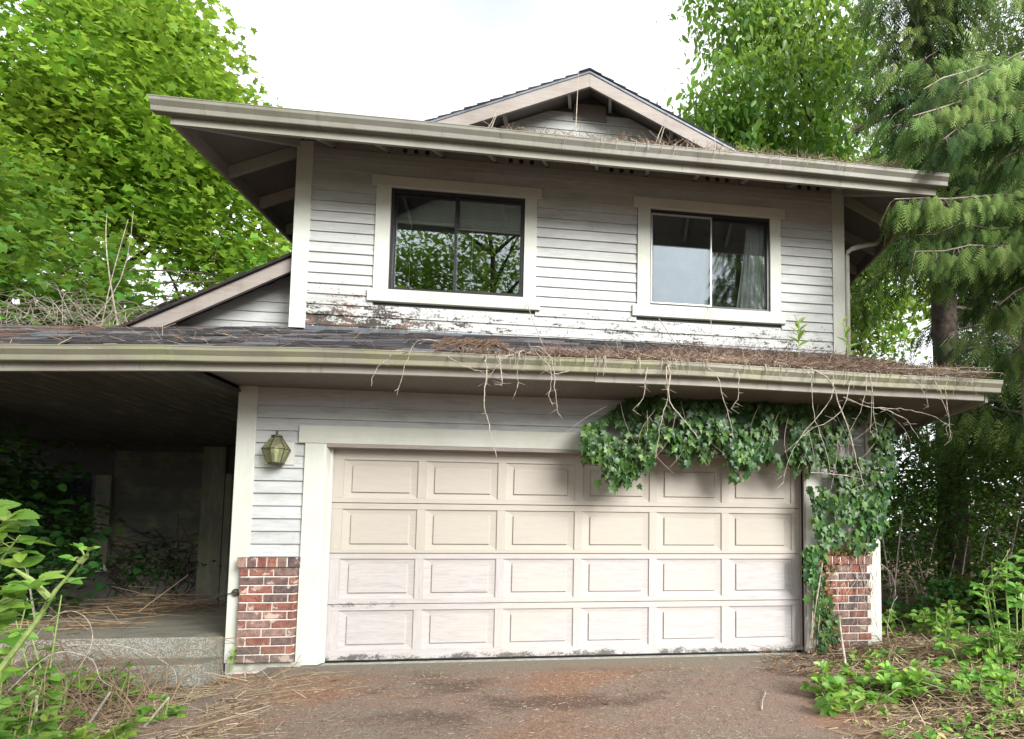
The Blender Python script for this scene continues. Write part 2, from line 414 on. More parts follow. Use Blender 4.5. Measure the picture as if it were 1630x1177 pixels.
# leaf shapes, 1 unit long along +Y, normal +Z
def fan(outline, c, fold=0.0, droop=0.0):
    v = [c] + outline
    v = np.array([(x, y, fold * abs(x) - droop * y * y) for x, y in v])
    n = len(outline)
    f = np.array([(0, i + 1, (i + 1) % n + 1) for i in range(n)])
    return v, f
MAPLE = fan([(0, -.05), (.16, .02), (.42, .0), (.30, .20), (.52, .42), (.24, .46), (.22, .62), (0, 1.0), (-.22, .62), (-.24, .46), (-.52, .42), (-.30, .20), (-.42, .0), (-.16, .02)], (0, .32), 0.22, 0.18)
OVATE = fan([(0, 0), (.17, .2), (.22, .45), (.12, .78), (0, 1), (-.12, .78), (-.22, .45), (-.17, .2)], (0, .45), 0.35, 0.22)
ROUNDISH = fan([(0, 0), (.24, .12), (.36, .42), (.26, .74), (0, 1), (-.26, .74), (-.36, .42), (-.24, .12)], (0, .45), 0.28, 0.2)
IVY = fan([(0, .0), (.22, -.12), (.42, .06), (.34, .24), (.5, .5), (.22, .52), (0, 1.0), (-.22, .52), (-.5, .5), (-.34, .24), (-.42, .06), (-.22, -.12)], (0, .3), 0.2, 0.25)
def serrated():
    out = []
    for i in range(15):
        t = i / 14; w = 0.36 * math.sin(PI * (t ** 0.8)) ** 0.75 if 0 < t < 1 else 0
        out.append((w * (1.0 if i % 2 else 0.88), t))
    return fan(out + [(-x, y) for x, y in out[-2:0:-1]], (0, .45), 0.25, 0.25)
BRAMBLE = serrated()
SMALL = (np.array([(0, 0, 0), (.24, .45, .06), (0, 1, -.12), (-.24, .45, .06)], float), np.array([(0, 1, 2), (0, 2, 3)]))
HEX = fan([(0, 0), (.22, .3), (.18, .7), (0, 1), (-.18, .7), (-.22, .3)], (0, .45), 0.35, 0.22)
MAPLE9 = fan([(0, -.05), (.42, .0), (.30, .20), (.52, .42), (.22, .52), (0, 1.0), (-.22, .52), (-.52, .42), (-.30, .20), (-.42, .0)], (0, .32), 0.22, 0.18)
def cedar_spray():
    """flat drooping frond: a bent rachis with side branchlets, each a narrow blade with little scales"""
    V = []; F = []
    def blade(a, b, w):
        a = np.array(a); b = np.array(b); d = b - a; s = np.array([-d[1], d[0], 0]); s = s / (np.linalg.norm(s) + 1e-9) * w
        i = len(V); V.extend([a - s * 0.6, (a + b) / 2 - s, b, (a + b) / 2 + s, a + s * 0.6]); F.extend([(i, i + 1, i + 3), (i + 1, i + 2, i + 3), (i, i + 3, i + 4)])
    def z(x, y): return -0.30 * y * y - 0.5 * abs(x) ** 1.5
    ys = np.linspace(0, 1, 3)
    for a, b in zip(ys[:-1], ys[1:]): blade((0, a, z(0, a)), (0, b + .02, z(0, b)), 0.022)
    for k, y in enumerate(np.linspace(0.05, 0.88, 6)):
        for sgn in (-1, 1):
            L = 0.36 * (1 - y) ** 0.8 + 0.08; yy = y + (0.07 if sgn > 0 else 0)
            x1, y1 = sgn * L * 0.66, yy + L * 0.75
            blade((0, yy, z(0, yy)), (x1, y1, z(x1, y1)), 0.024)
    return np.array(V), np.array(F)
CEDAR = cedar_spray()
TWIG = (np.array([(-.5, 0, 0), (.5, 0, .3), (0, 0, -.6), (-.4, 1, 0), (.4, 1, .2), (0, 1, -.4)], float) * np.array([1, 1, 1]), np.array([(0, 3, 4), (0, 4, 1), (1, 4, 5), (1, 5, 2), (2, 5, 3), (2, 3, 0)]))
def twig_t(w, bend=0.0):
    v = TWIG[0].copy(); v[:, 0] *= w; v[:, 2] = v[:, 2] * w
    return v, TWIG[1]
def rdirs(n, zc=0.0, zs=1.0):
    d = rng.normal(size=(n, 3)); d[:, 2] = d[:, 2] * zs + zc
    return d / np.linalg.norm(d, axis=1, keepdims=True)
def leaf_frames(n, up=1.2, droop=0.3):
    N = rng.normal(size=(n, 3)) * 0.55; N[:, 2] += up
    N /= np.linalg.norm(N, axis=1, keepdims=True)
    D = rdirs(n, -droop, 0.4)
    D = D - N * np.sum(D * N, axis=1, keepdims=True) * 0.8
    return frames(D, N)
def empty_mesh_copy(name, me, parent, Mx, **props):
    o = bpy.data.objects.new(name, me); o.matrix_local = Mx
    return link(o, parent, **props)
def to_mesh(name, tmpl, mat):
    me = bpy.data.meshes.new(name); me.from_pydata([tuple(v) for v in tmpl[0]], [], [tuple(int(i) for i in f) for f in tmpl[1]]); me.materials.append(mat)
    return me
def smooth(pts, k=4):
    P = [Vector(p) for p in pts]; out = []
    for i in range(len(P) - 1):
        a, b, c, d = P[max(i - 1, 0)], P[i], P[i + 1], P[min(i + 2, len(P) - 1)]
        for j in range(k):
            t = j / k
            out.append(0.5 * ((2 * b) + (c - a) * t + (2 * a - 5 * b + 4 * c - d) * t * t + (3 * b - a - 3 * c + d) * t ** 3))
    return out + [P[-1]]
def mat4(R, p, s):
    m = Matrix([[R[i][j] * s for j in range(3)] + [p[i]] for i in range(3)] + [[0, 0, 0, 1]])
    return m

# ================================================================== GROUND
def sm(a, b, x):
    t = np.clip((x - a) / (b - a), 0, 1); return t * t * (3 - 2 * t)
def gz(x, y):
    x = np.asarray(x, float); y = np.asarray(y, float)
    slope = 0.045 * np.minimum(y, 0) * (1 - 0.6 * sm(6, 14, -y))
    left = -0.10 * sm(-0.05, -0.65, x)
    right = 0.10 * sm(4.85, 5.7, x)
    far = 0.02 * np.clip(y, 0, 12)
    return slope + left + right + far - 0.012
def bumps(x, y):
    return np.array([noise.noise((a * 1.7, b * 1.7, 3.3)) * 0.022 + noise.noise((a * 6, b * 6, 9.1)) * 0.008 for a, b in zip(np.ravel(x), np.ravel(y))]).reshape(np.shape(x))
def sheet(name, xs, ys, zf, mat, **props):
    X, Y = np.meshgrid(xs, ys); Z = zf(X, Y); nx, ny = len(xs), len(ys)
    V = np.stack([X, Y, Z], -1).reshape(-1, 3)
    i = np.arange(nx - 1)[None, :] + np.arange(ny - 1)[:, None] * nx
    F = np.stack([i, i + 1, i + nx + 1, i + nx], -1).reshape(-1, 4)
    return np_mesh(name, V, F, mat, smooth=True, **props)
def soil_mat():
    m = NT('leaf_strewn_soil'); p = m.pos()
    a = m.noise(p, 2.2, 6, 0.65); b = m.noise(p, 26, 6, 0.75); c3 = m.noise(p, 140, 3, 0.7)
    c = m.mix(m.ramp(a, 0.35, 0.65), (0.085, 0.052, 0.034), (0.17, 0.115, 0.075))
    c = m.mix(m.ramp(b, 0.5, 0.65), c, (0.045, 0.03, 0.022))
    c = m.mix(m.mul(m.ramp(c3, 0.55, 0.66), 0.7), c, (0.34, 0.26, 0.18))
    m.pbr(c, 0.95, m.bump(m.add(b, m.mul(c3, 0.4)), 0.8, 0.02), 0.1)
    return m.m
def drive_mat():
    m = NT('needle_strewn_asphalt'); p = m.pos()
    a = m.noise(m.mapv(p, (0.8, 1.6, 1)), 1.15, 6, 0.6, 0.6); b = m.noise(p, 9, 6, 0.7); f = m.noise(p, 95, 4, 0.75); v = m.vor(p, 110)
    grey = m.mix(m.ramp(f, 0.35, 0.7), (0.115, 0.097, 0.076), (0.255, 0.218, 0.172))
    red = m.mix(m.ramp(f, 0.35, 0.68), (0.105, 0.070, 0.054), (0.305, 0.222, 0.175))
    red = m.mix(m.ramp(m.noise(p, 0.55, 3), 0.5, 0.65), red, m.mix(m.ramp(f, 0.35, 0.68), (0.12, 0.06, 0.04), (0.34, 0.20, 0.13)))
    y = m.sep(p)[1]
    near = m.ramp(y, -0.15, -0.75, 0.0, 1.0)
    k = m.mul(near, m.ramp(m.add(m.mul(a, 0.7), m.mul(b, 0.3)), 0.36, 0.52))
    c = m.mix(k, grey, red)
    d1 = m.noise(m.mapv(p, (0.9, 1.35, 1), (4.2, 1.3, 0)), 1.0, 4, 0.6, 0.3)
    c = m.mix(m.mul(m.mul(near, m.ramp(d1, 0.52, 0.66)), 0.62), c, (0.062, 0.040, 0.034))
    c = m.mix(m.mul(m.ramp(v, 0.22, 0.08), 0.75), c, (0.46, 0.36, 0.27))
    m.pbr(c, 0.93, m.bump(m.add(f, m.mul(b, 0.5)), 0.7, 0.01), 0.15)
    return m.m
xs = np.concatenate([np.linspace(-220, -12, 14), np.linspace(-10, 12, 150), np.linspace(14, 220, 14)])
ys = np.concatenate([np.linspace(-160, -14, 12), np.linspace(-12, 6, 140), np.linspace(7, 20, 10), np.linspace(24, 260, 14)])
def zg_soil(X, Y):
    inside = ((X > -0.25) & (X < 5.05) & (Y > -13) & (Y < 0.2)).astype(float)
    return gz(X, Y) + bumps(X, Y) * (1 - inside) - inside * 0.03
sheet('ground', xs, ys, zg_soil, soil_mat(), kind='structure')
sheet('driveway', np.linspace(-0.42, 5.15, 60), np.linspace(-12.5, -0.03, 110), lambda X, Y: gz(np.clip(X, -0.05, 4.85), Y) + 0.006, drive_mat(), kind='structure')

# ================================================================== THE HOUSE
house = thing('house', 'two-storey house with weathered white lap siding, wide garage door and overgrown eaves', 'house')
XL, XR = -0.83, 5.765         # outer faces of both storeys
YU = 0.87                     # sheathing plane of the upper wall

def zg(x):                    # the lower gutter sags a little, as in the photograph
    return float(np.interp(x, [-6, -2.2, -.87, .44, 1.86, 3.39, 5.07, 6.8], [2.575, 2.745, 2.812, 2.845, 2.86, 2.872, 2.85, 2.835]))

def board(x0, x1, z0, y, name='siding_board', mat='siding', parent=house, t=0.127, cl=0.0):
    """one lap board: thick butt at the foot, thin top tucked behind the next one; ends not perfectly even"""
    j = random.uniform(-0.0015, 0.0015); k = random.uniform(-0.002, 0.002)
    prof = [(y - 0.025 + k, z0), (y - 0.0245 + k, z0 + 0.004), (y - 0.004, z0 + t + 0.018), (y + 0.004, z0 + t + 0.018), (y + 0.004, z0)]
    MB().prism(prof, 'x', x0, x1).build(name, M[mat], parent)

# --- solid body of the house behind the boards
core = MB()
core.box(XL + 0.02, -0.005, 0.006, 0.14, -0.15, 2.75); core.box(4.885, XR - 0.02, 0.006, 0.14, -0.15, 2.75)
core.box(-0.005, 4.885, 0.006, 0.14, 2.14, 2.75)
core.box(XL + 0.02, XL + 0.15, 0.14, 3.6, -0.15, 2.75); core.box(XR - 0.15, XR - 0.02, 0.14, 8.0, -0.15, 3.3)
core.build('wall_core', M['dark'], house)
# lower boards: butt heights measured 2.398, 2.274 ... (0.1235 apart)
zb = [2.398 + 0.1235 * k for k in (2, 1)] + [2.398 - 0.1235 * k for k in range(0, 19)]
for z in zb:
    if z > 2.25: board(XL + 0.16, XR - 0.16, z, 0.0)
    else:
        if z > 1.0 - 0.12: board(XL + 0.16, -0.205, z, 0.0)
        elif z > 0.1: pass
        if z > 1.0 - 0.12: board(5.08, XR - 0.16, z, 0.0)
# corner and garage trim
def trimv(x0, x1, y0, y1, z0, z1, name='corner_board', mat='trim_v', parent=house):
    c = 0.004
    MB().prism([(x0 + c, y0), (x1 - c, y0), (x1, y0 + c), (x1, y1), (x0, y1), (x0, y0 + c)], 'z', z0, z1).build(name, M[mat], parent)
def trimh(x0, x1, y0, y1, z0, z1, name='header_board', mat='trim_h', parent=house):
    c = 0.004
    MB().prism([(y0, z0 + c), (y0, z1 - c), (y0 + c, z1), (y1, z1), (y1, z0), (y0 + c, z0)], 'x', x0, x1).build(name, M[mat], parent)
trimv(XL, XL + 0.17, -0.035, 0.03, 0.035, 2.70); trimv(XR - 0.155, XR, -0.035, 0.03, 0.03, 2.70)
trimv(-0.205, -0.022, -0.045, 0.004, 0.0, 2.150, 'jamb_board'); trimv(4.905, 5.09, -0.045, 0.004, 0.03, 2.150, 'jamb_board')
trimh(-0.26, 5.15, -0.050, 0.004, 2.152, 2.330)
MB().box(-0.022, -0.004, -0.041, 0.13, 0.0, 2.15).build('jamb_reveal', M['trim_v'], house)
MB().box(4.885, 4.905, -0.041, 0.13, 0.02, 2.15).build('jamb_reveal', M['rake'], house)
MB().box(-0.004, 4.885, -0.046, 0.13, 2.118, 2.151).build('head_reveal', M['rake'], house)
MB().box(-0.004, 0.012, 0.055, 0.085, 0.0, 2.118).build('door_stop', M['trim_v'], house)
MB().box(4.868, 4.884, 0.055, 0.085, 0.02, 2.118).build('door_stop', M['rake'], house)
MB().box(-0.3, 5.15, -0.09, 0.13, -0.16, -0.012).build('garage_sill', M['concrete'], house)

# --- garage door: four sections of six raised panels, rails and stiles proud of them
gd = MB().box(0.0, 4.88, 0.130, 0.150, 0.012, 2.134).build('garage_door', M['door_h'], house)
YD = 0.095
rows = [(1.630, 2.014), (1.109, 1.515), (0.618, 1.014), (0.108, 0.500)]
seams = [2.134, 1.577, 1.070, 0.563, 0.010]
for i, (za, zb_) in enumerate(rows):
    tilt = 0.004 * (i % 2)
    for a, b in ((seams[i + 1] + 0.003, za), (zb_, seams[i] - 0.003)):
        MB().prism([(YD + tilt, a + .002), (YD + tilt, b - .002), (YD + tilt + .003, b), (0.129, b), (0.129, a), (YD + tilt + .003, a)], 'x', 0.006, 4.874).build('rail', M['door_h'], gd)
    xsn = [0.006, 0.111]
    for c in range(6):
        x0 = 0.108 + 0.7925 * c; x1 = x0 + 0.712
        nx = x0 + 0.7925 if c < 5 else 4.874
        if c == 0: MB().box(0.006, x0, YD + tilt + .0005, 0.129, za, zb_).build('stile', M['door_v'], gd)
        MB().box(x1, nx, YD + tilt + .0005, 0.129, za, zb_).build('stile', M['door_v'], gd)
        # raised panel: flat margin set back, bevel, raised field
        mx, mz = 0.076, 0.052; yb, yf = YD + 0.024 + tilt, YD + 0.006 + tilt
        o = [(x0, za), (x1, za), (x1, zb_), (x0, zb_)]; q = [(x0 + mx, za + mz), (x1 - mx, za + mz), (x1 - mx, zb_ - mz), (x0 + mx, zb_ - mz)]
        q2 = [(x0 + mx + .008, za + mz + .008), (x1 - mx - .008, za + mz + .008), (x1 - mx - .008, zb_ - mz - .008), (x0 + mx + .008, zb_ - mz - .008)]
        vs = [(a, yb - 0.010, b) for a, b in o] + [(a, yb, b) for a, b in q] + [(a, yf, b) for a, b in q2]
        fs = [(k, (k + 1) % 4, 4 + (k + 1) % 4, 4 + k) for k in range(4)] + [(4 + k, 4 + (k + 1) % 4, 8 + (k + 1) % 4, 8 + k) for k in range(4)] + [(8, 9, 10, 11)]
        vs += [(a, 0.1295, b) for a, b in o]; fs += [(12 + k, 12 + (k + 1) % 4, (k + 1) % 4, k) for k in range(4)]
        MB().add(vs, fs).build('panel', M['door_h'], gd)
MB().box(0.0, 4.88, 0.10, 0.128, 0.002, 0.0095).build('bottom_seal', M['black_alu'], gd)

# --- brick piers: each brick an object; the mortar body is the pier itself
def brick_mesh(w, h, d, name='brick'):
    b = 0.005; w2, h2 = w / 2, h / 2
    return MB().add([(-w2, b, -h2 + b), (w2, b, -h2 + b), (w2, b, h2 - b), (-w2, b, h2 - b), (-w2 + b, 0, -h2 + b), (w2 - b, 0, -h2 + b), (w2 - b, 0, h2 - b), (-w2 + b, 0, h2 - b),
                     (-w2, d, -h2), (w2, d, -h2), (w2, d, h2), (-w2, d, h2), (-w2, b, -h2), (w2, b, -h2), (w2, b, h2), (-w2, b, h2)],
                    [(4, 5, 6, 7), (0, 1, 5, 4), (1, 2, 6, 5), (2, 3, 7, 6), (3, 0, 4, 7), (12, 13, 1, 0), (13, 14, 2, 1), (14, 15, 3, 2), (15, 12, 0, 3),
                     (12, 8, 9, 13), (13, 9, 10, 14), (14, 10, 11, 15), (15, 11, 8, 12), (11, 10, 9, 8)]).mesh(name, M['brick'])
bm_cache = {}
def lay(x0, x1, z, h, yf, d, parent):
    w = round(x1 - x0, 3)
    if (w, h) not in bm_cache: bm_cache[(w, h)] = brick_mesh(w, h, d)
    o = bpy.data.objects.new('brick', bm_cache[(w, h)])
    o.location = ((x0 + x1) / 2, yf + random.uniform(-0.003, 0.003), z); o.rotation_euler = (0, random.uniform(-0.008, 0.008), random.uniform(-0.006, 0.006))
    link(o, parent)
def pier(x0, x1, zt, zbm, flip):
    W = x1 - x0
    body = MB().box(x0 + 0.006, x1 - 0.004, -0.098, 0.006, zbm, zt - 0.105).build('brick_pier', M['mortar'], house)
    n = 6; g = 0.013; w = (W + 0.03 - g * (n - 1)) / n
    MB().box(x0 - 0.008, x1 + 0.005, -0.122, 0.004, zt - 0.094, zt - 0.008).build('mortar_cap', M['mortar'], body)
    for k in range(n):
        a = x0 - 0.015 + k * (w + g); lay(a, a + w, zt - 0.05, 0.098, -0.134, 0.13, body)
    z = zt - 0.105; ch = 0.0812; c = 0
    while z - ch > zbm - 0.03:
        z -= ch
        full = 0.205; off = (0.0 if c % 2 else -0.135) if not flip else (-0.07 if c % 2 else -0.17)
        a = x0 + off
        while a < x1 - 0.02:
            l = max(a, x0); r = min(a + full, x1)
            if r - l > 0.03: lay(l, r, z + ch / 2, 0.068, -0.110, 0.1, body)
            a += full + 0.013
        c += 1
    return body
pier(-0.695, -0.21, 1.036, 0.045, False)
pier(5.10, 5.61, 1.055, 0.03, True)
# the foundation and the one course of brick below the left pier, with the gap between them
MB().box(-0.80, -0.15, -0.06, 0.10, -0.20, 0.035).build('foundation', M['concrete'], house)
fb = MB().box(-0.70, -0.22, -0.115, -0.03, -0.20, -0.045).build('brick_footing', M['mortar'], house)
for a, b in ((-0.70, -0.60), (-0.587, -0.40), (-0.387, -0.215)): lay(a, b, -0.085, 0.07, -0.13, 0.08, fb)
MB().box(5.0, XR, -0.06, 0.10, -0.15, 0.035).build('foundation', M['concrete'], house)

# --- upper wall
core = MB()
y0, y1 = YU + 0.006, YU + 0.12
W1, W2 = (0.205, 1.727, 4.105, 5.332), (3.243, 4.765, 4.110, 5.336)
zt = 5.86
for a, b in ((XL + 0.02, W1[0]), (W1[1], W2[0]), (W2[1], XR - 0.02)): core.box(a, b, y0, y1, 3.3, zt)
for w in (W1, W2): core.box(w[0], w[1], y0, y1, 3.3, w[2]); core.box(w[0], w[1], y0, y1, w[3], zt)
core.box(XL + 0.02, XL + 0.14, y1, 8, 2.6, 5.8); core.box(XR - 0.14, XR - 0.02, y1, 8, 2.6, 5.8); core.box(XL + .02, XR - .02, 8, 8.1, 0, 5.8)
core.build('upper_wall_core', M['dark'], house)
zu = [5.116 + 0.1222 * k for k in range(4, -13, -1)] + [5.116 - 0.1195 * 13 + 0.02]
for z in zu:
    z1 = z + 0.125
    spans = []
    la, lb = XL + 0.16, XR - 0.16
    cuts = []
    for w, (a, b) in ((W1, (0.045, 1.868)), (W2, (3.080, 4.915))):
        if z + 0.08 > 3.955 and z < 5.44: cuts.append((a, b) if z1 > 4.10 or True else None)
    x = la
    for a, b in cuts: spans.append((x, a - 0.002)); x = b + 0.002
    spans.append((x, lb))
    out = []
    for a, b in spans:
        if b - a > 3.5:
            q = random.uniform(a + 1.2, b - 1.2); out += [(a, q - 0.0015), (q + 0.0015, b)]
        else: out.append((a, b))
    for a, b in out: board(a, b, z, YU, mat='siding_up')
trimh(XL + 0.17, XR - 0.16, YU - 0.028, YU + 0.004, 5.655, 5.745, 'frieze_board', 'rafter')
trimv(XL, XL + 0.17, YU - 0.035, YU + 0.03, 3.60, 5.80); trimv(XR - 0.165, XR, YU - 0.035, YU + 0.03, 3.56, 5.80)

def window(W, kind):
    x0, x1, z0, z1 = W
    win = MB()
    yb, yf = YU + 0.06, YU - 0.012
    f = 0.034
    for a in ((x0, x0 + f, z0, z1), (x1 - f, x1, z0, z1)): win.box(a[0], a[1], yf, yb, a[2], a[3])
    win.box(x0 + f, x1 - f, yf, yb, z1 - f * 1.25, z1); win.box(x0 + f, x1 - f, yf, yb, z0, z0 + f * 0.8)
    wo = win.build('window', M['black_alu'], house)
    xm = (x0 + x1) / 2 + (-0.03 if kind == 1 else 0.0)
    def sash(a, b, y, mat, t=0.024):
        s = MB()
        s.box(a, a + t, y, y + .022, z0 + .03, z1 - .045); s.box(b - t, b, y, y + .022, z0 + .03, z1 - .045)
        s.box(a + t, b - t, y, y + .022, z0 + .03, z0 + .03 + t); s.box(a + t, b - t, y, y + .022, z1 - .045 - t, z1 - .045)
        s.build('sash', mat, wo)
        MB().box(a + t, b - t, y + .009, y + .013, z0 + .03 + t, z1 - .045 - t).build('pane', M['glass'], wo)
    if kind == 1:
        sash(x0 + f, xm + 0.016, YU + 0.028, M['black_alu'], 0.018); sash(xm - 0.012, x1 - f, YU + 0.003, M['black_alu'], 0.020)
        MB().box(xm - 0.016, xm + 0.014, YU - 0.010, YU + 0.002, z0 + .03, z1 - .045).build('meeting_stile', M['black_alu'], wo)
    else:
        sash(x0 + f * 0.3, xm + 0.012, YU - 0.016, M['alu'], 0.014); sash(xm - 0.005, x1 - f, YU + 0.026, M['black_alu'], 0.02)
    a, b = x0 - 0.160, x1 + 0.143
    yF = YU - 0.045
    trimv(x0 - 0.160, x0 - 0.001, yF, YU + 0.004, z0 - 0.002, z1 + 0.002, 'window_jamb', 'trim_v')
    trimv(x1 + 0.001, x1 + 0.143, yF, YU + 0.004, z0 - 0.002, z1 + 0.002, 'window_jamb', 'trim_v')
    trimh(x0 - 0.213, x1 + 0.196, yF - 0.006, YU + 0.004, z1 + 0.004, z1 + 0.134, 'window_head', 'trim_h')
    trimh(x0 - 0.213, x1 + 0.196, yF - 0.006, YU + 0.004, z0 - 0.150, z0 - 0.004, 'window_sill', 'trim_h')
    # the room behind
    r = MB(); d = 2.4; u, v = x0 - 0.5, x1 + 0.5; zz0, zz1 = z0 - 0.9, z1 + 0.15
    r.add([(u, y1, zz0), (v, y1, zz0), (v, d + YU, zz0), (u, d + YU, zz0), (u, y1, zz1), (v, y1, zz1), (v, d + YU, zz1), (u, d + YU, zz1)],
          [(0, 1, 2, 3), (7, 6, 5, 4), (3, 2, 6, 7), (0, 3, 7, 4), (2, 1, 5, 6)])
    r.build('room', M['dark'], house)
    return xm
xm1 = window(W1, 1); xm2 = window(W2, 2)

# --- eaves, roofs
SL = 0.46
XE0, XE1, YE, ZE = -1.60, 6.56, 0.02, 5.50       # upper eave line (deck edge)
def zu_front(y): return ZE + SL * (y - YE)
YR, YGW, XM = 1.27, 1.67, 2.46                    # rake plane, gable wall, ridge
XE1g = 2 * XM - XE0
ZR = ZE + SL * (XM - XE0)
xa = XE0 + (YR - YE); xb = XE1 - (YR - YE)        # where the hips meet the rake plane
yg = YGW + 0.02; zgw = zu_front(yg)
roof = MB()
hx0, hx1 = XE0 + (yg - YE), XE1 - (yg - YE)
roof.slab([(XE0, YE, ZE), (XE1, YE, ZE), (hx1, yg, zgw), (hx0, yg, zgw)], 0.022)
zl = lambda x: ZE + SL * (x - XE0)
zr = lambda x: ZE + SL * (XE1 - x)
XR2 = XM + (ZR - ZR)
zrR = ZE + SL * (XE1 - XM)
roof.slab([(XE0, YE, ZE), (xa, YR, zl(xa)), (xa, 9, zl(xa)), (XE0, 9, ZE)], 0.022)
roof.slab([(xa, YR, zl(xa)), (XM, YR, ZR), (XM, 9, ZR), (xa, 9, zl(xa))], 0.022)
roof.slab([(XE1, YE, ZE), (XE1, 9, ZE), (xb, 9, zr(xb)), (xb, YR, zr(xb))], 0.022)
roof.slab([(xb, YR, zr(xb)), (xb, 9, zr(xb)), (XM, 9, zrR), (XM, YR, zrR)], 0.022)
rf = roof.build('roof', M['soffit'], house)
# shingle courses on both sides of the gable, stepping like the real ones
cov = MB()
n = 26
for side in (-1, 1):
    for k in range(n):
        t0, t1 = k / n, (k + 1) / n
        xe, zfun = (XE0, zl) if side < 0 else (XE1, zr)
        xs0 = xe + (XM - xe) * t0; xs1 = xe + (XM - xe) * t1
        ya = YR - 0.035 - random.uniform(0, .008) if (xs0 - xa) * (xb - xs0) > 0 else YE + abs(xs0 - xe)
        z0_, z1_ = zfun(xs0), zfun(xs1)
        w0 = 0.030; w1 = 0.004
        pr = [(xs0, z0_ + 0.001), (xs0, z0_ + w0), (xs1, z1_ + w1 + 0.008), (xs1, z1_ + 0.001)]
        cov.prism(pr, 'y', ya, 9)
cov.prism([(XM - .14, ZR - .045), (XM - .14, ZR - .03), (XM, ZR + .035), (XM + .14, ZR - .03), (XM + .14, ZR - .045), (XM, ZR + .01)], 'y', YR - 0.045, 9)
nf = 9
for k in range(nf):
    ya, yb_ = YE - 0.02 + (yg - YE) * k / nf, YE + (yg - YE) * (k + 1) / nf
    xo = max(0, ya - YE)
    cov.prism([(ya, zu_front(ya) + .001), (ya, zu_front(ya) + .022), (yb_, zu_front(yb_) + .008), (yb_, zu_front(yb_) + .001)], 'x', XE0 + xo, XE1 - xo)
co = cov.build('roof_covering', M['shingle_rows'], house)
# rake boards and their drip edge
def rake(xa_, za_, xb_, zb_, y, h, t, name, mat):
    MB().prism([(xa_, za_ - h), (xb_, zb_ - h), (xb_, zb_), (xa_, za_)], 'y', y, y + t).build(name, M[mat], house)
rake(xa + 0.02, zl(xa + .02) - 0.003, XM - 0.001, ZR - 0.003, YR - 0.02, 0.205, 0.035, 'rake_board', 'rake')
rake(XM + 0.001, ZR - 0.003, xb - 0.02, zr(xb - .02) - 0.003, YR - 0.02, 0.205, 0.035, 'rake_board', 'rake')
rake(xa + 0.02, zl(xa + .02) + 0.001, XM, ZR + 0.001, YR - 0.032, 0.028, 0.012, 'drip_edge', 'flashing')
rake(XM, ZR + 0.001, xb - 0.02, zr(xb - .02) + 0.001, YR - 0.032, 0.028, 0.012, 'drip_edge', 'flashing')
# gable wall and its boards
gw = MB().prism([(hx0, zgw - .3), (hx1, zgw - .3), (XM + 0.0, ZR - 0.03)], 'y', YGW + 0.004, YGW + 0.1).build('gable_wall', M['dark'], house)
z = 6.18
while z < ZR - 0.3:
    hw = (ZR - 0.05 - z - 0.127) / SL
    MB().add([(XM - hw - .27, YGW - .018, z), (XM + hw + .27, YGW - .018, z), (XM + hw, YGW - .003, z + .135), (XM - hw, YGW - .003, z + .135),
              (XM - hw - .27, YGW + .003, z), (XM + hw + .27, YGW + .003, z), (XM + hw, YGW + .003, z + .135), (XM - hw, YGW + .003, z + .135)],
             [(0, 1, 2, 3), (5, 4, 7, 6), (1, 0, 4, 5), (3, 2, 6, 7), (0, 3, 7, 4), (2, 1, 5, 6)]).build('siding_board', M['siding'], gw)
    z += 0.127
MB().box(XM - 0.22, XM + 0.22, YGW - 0.03, YGW + 0.003, ZR - 0.40, ZR - 0.17).build('gable_vent', M['soffit'], gw)
for dx in (-0.27, 0.27, -1.1, 1.1, -1.9, 1.9):
    zt_ = ZR - SL * abs(dx) - 0.03
    MB().box(XM + dx - 0.02, XM + dx + 0.02, YR + 0.016, YGW - 0.02, zt_ - 0.10, zt_).build('lookout', M['rafter'], house)

# fascias and gutters
def gutter_profile(y, z, h=0.125, w=0.115):      # outer top lip, bulging body, sharp bottom edge
    return [(y, z - h), (y - w * 0.62, z - h), (y - w * 0.66, z - h + .006), (y - w * 0.70, z - h * 0.62), (y - w * 0.98, z - h * 0.30), (y - w, z - .010), (y - w - .004, z - .008), (y - w - .004, z),
            (y - w + .010, z), (y - w + .010, z - .006), (y - w * 0.90, z - h * 0.32), (y - w * 0.60, z - h * 0.60), (y - w * 0.56, z - h + .012), (y - .006, z - h + .012), (y - .006, z), (y, z)]
def sweep(name, stations, prof, mat, parent=house, y=0.0):
    """profile swept along x through stations (x, z)"""
    n = len(prof); mb = MB(); V = []
    for x, z in stations: V += [(x, p, z + q) for p, q in prof]
    F = [tuple(range(n))[::-1], tuple((len(stations) - 1) * n + i for i in range(n))]
    for s in range(len(stations) - 1):
        F += [(s * n + i, s * n + (i + 1) % n, (s + 1) * n + (i + 1) % n, (s + 1) * n + i) for i in range(n)]
    mb.add(V, F); return mb.build(name, M[mat], parent)
YF = -0.80
def wob(x): return 0.003 * math.sin(x * 2.1) + 0.002 * math.sin(x * 5.3 + 1)
xs_low = [-5.6 + 0.35 * i for i in range(36)]
def stations(a, b, zf, step=0.35):
    n = max(2, int((b - a) / step)); return [(a + (b - a) * i / n, zf(a + (b - a) * i / n)) for i in range(n + 1)]
for a, b in ((-5.6, 2.62), (2.624, 6.69)): sweep('gutter', stations(a, b, lambda x: zg(x) + wob(x)), gutter_profile(YF - 0.012, 0.0, 0.118, 0.112), 'gutter')
for a, b, dz in ((-5.6, -1.18, 0.0), (-1.177, 2.60, 0.0), (2.603, 6.55, -0.006)):
    sweep('fascia', stations(a, b, lambda x: zg(x) + dz + 0.4 * wob(x)), [(YF - 0.012, -0.185 + .003), (YF - 0.009, -0.185), (YF + .022, -0.185), (YF + .022, 0.01), (YF - 0.012, 0.01)], 'fascia')
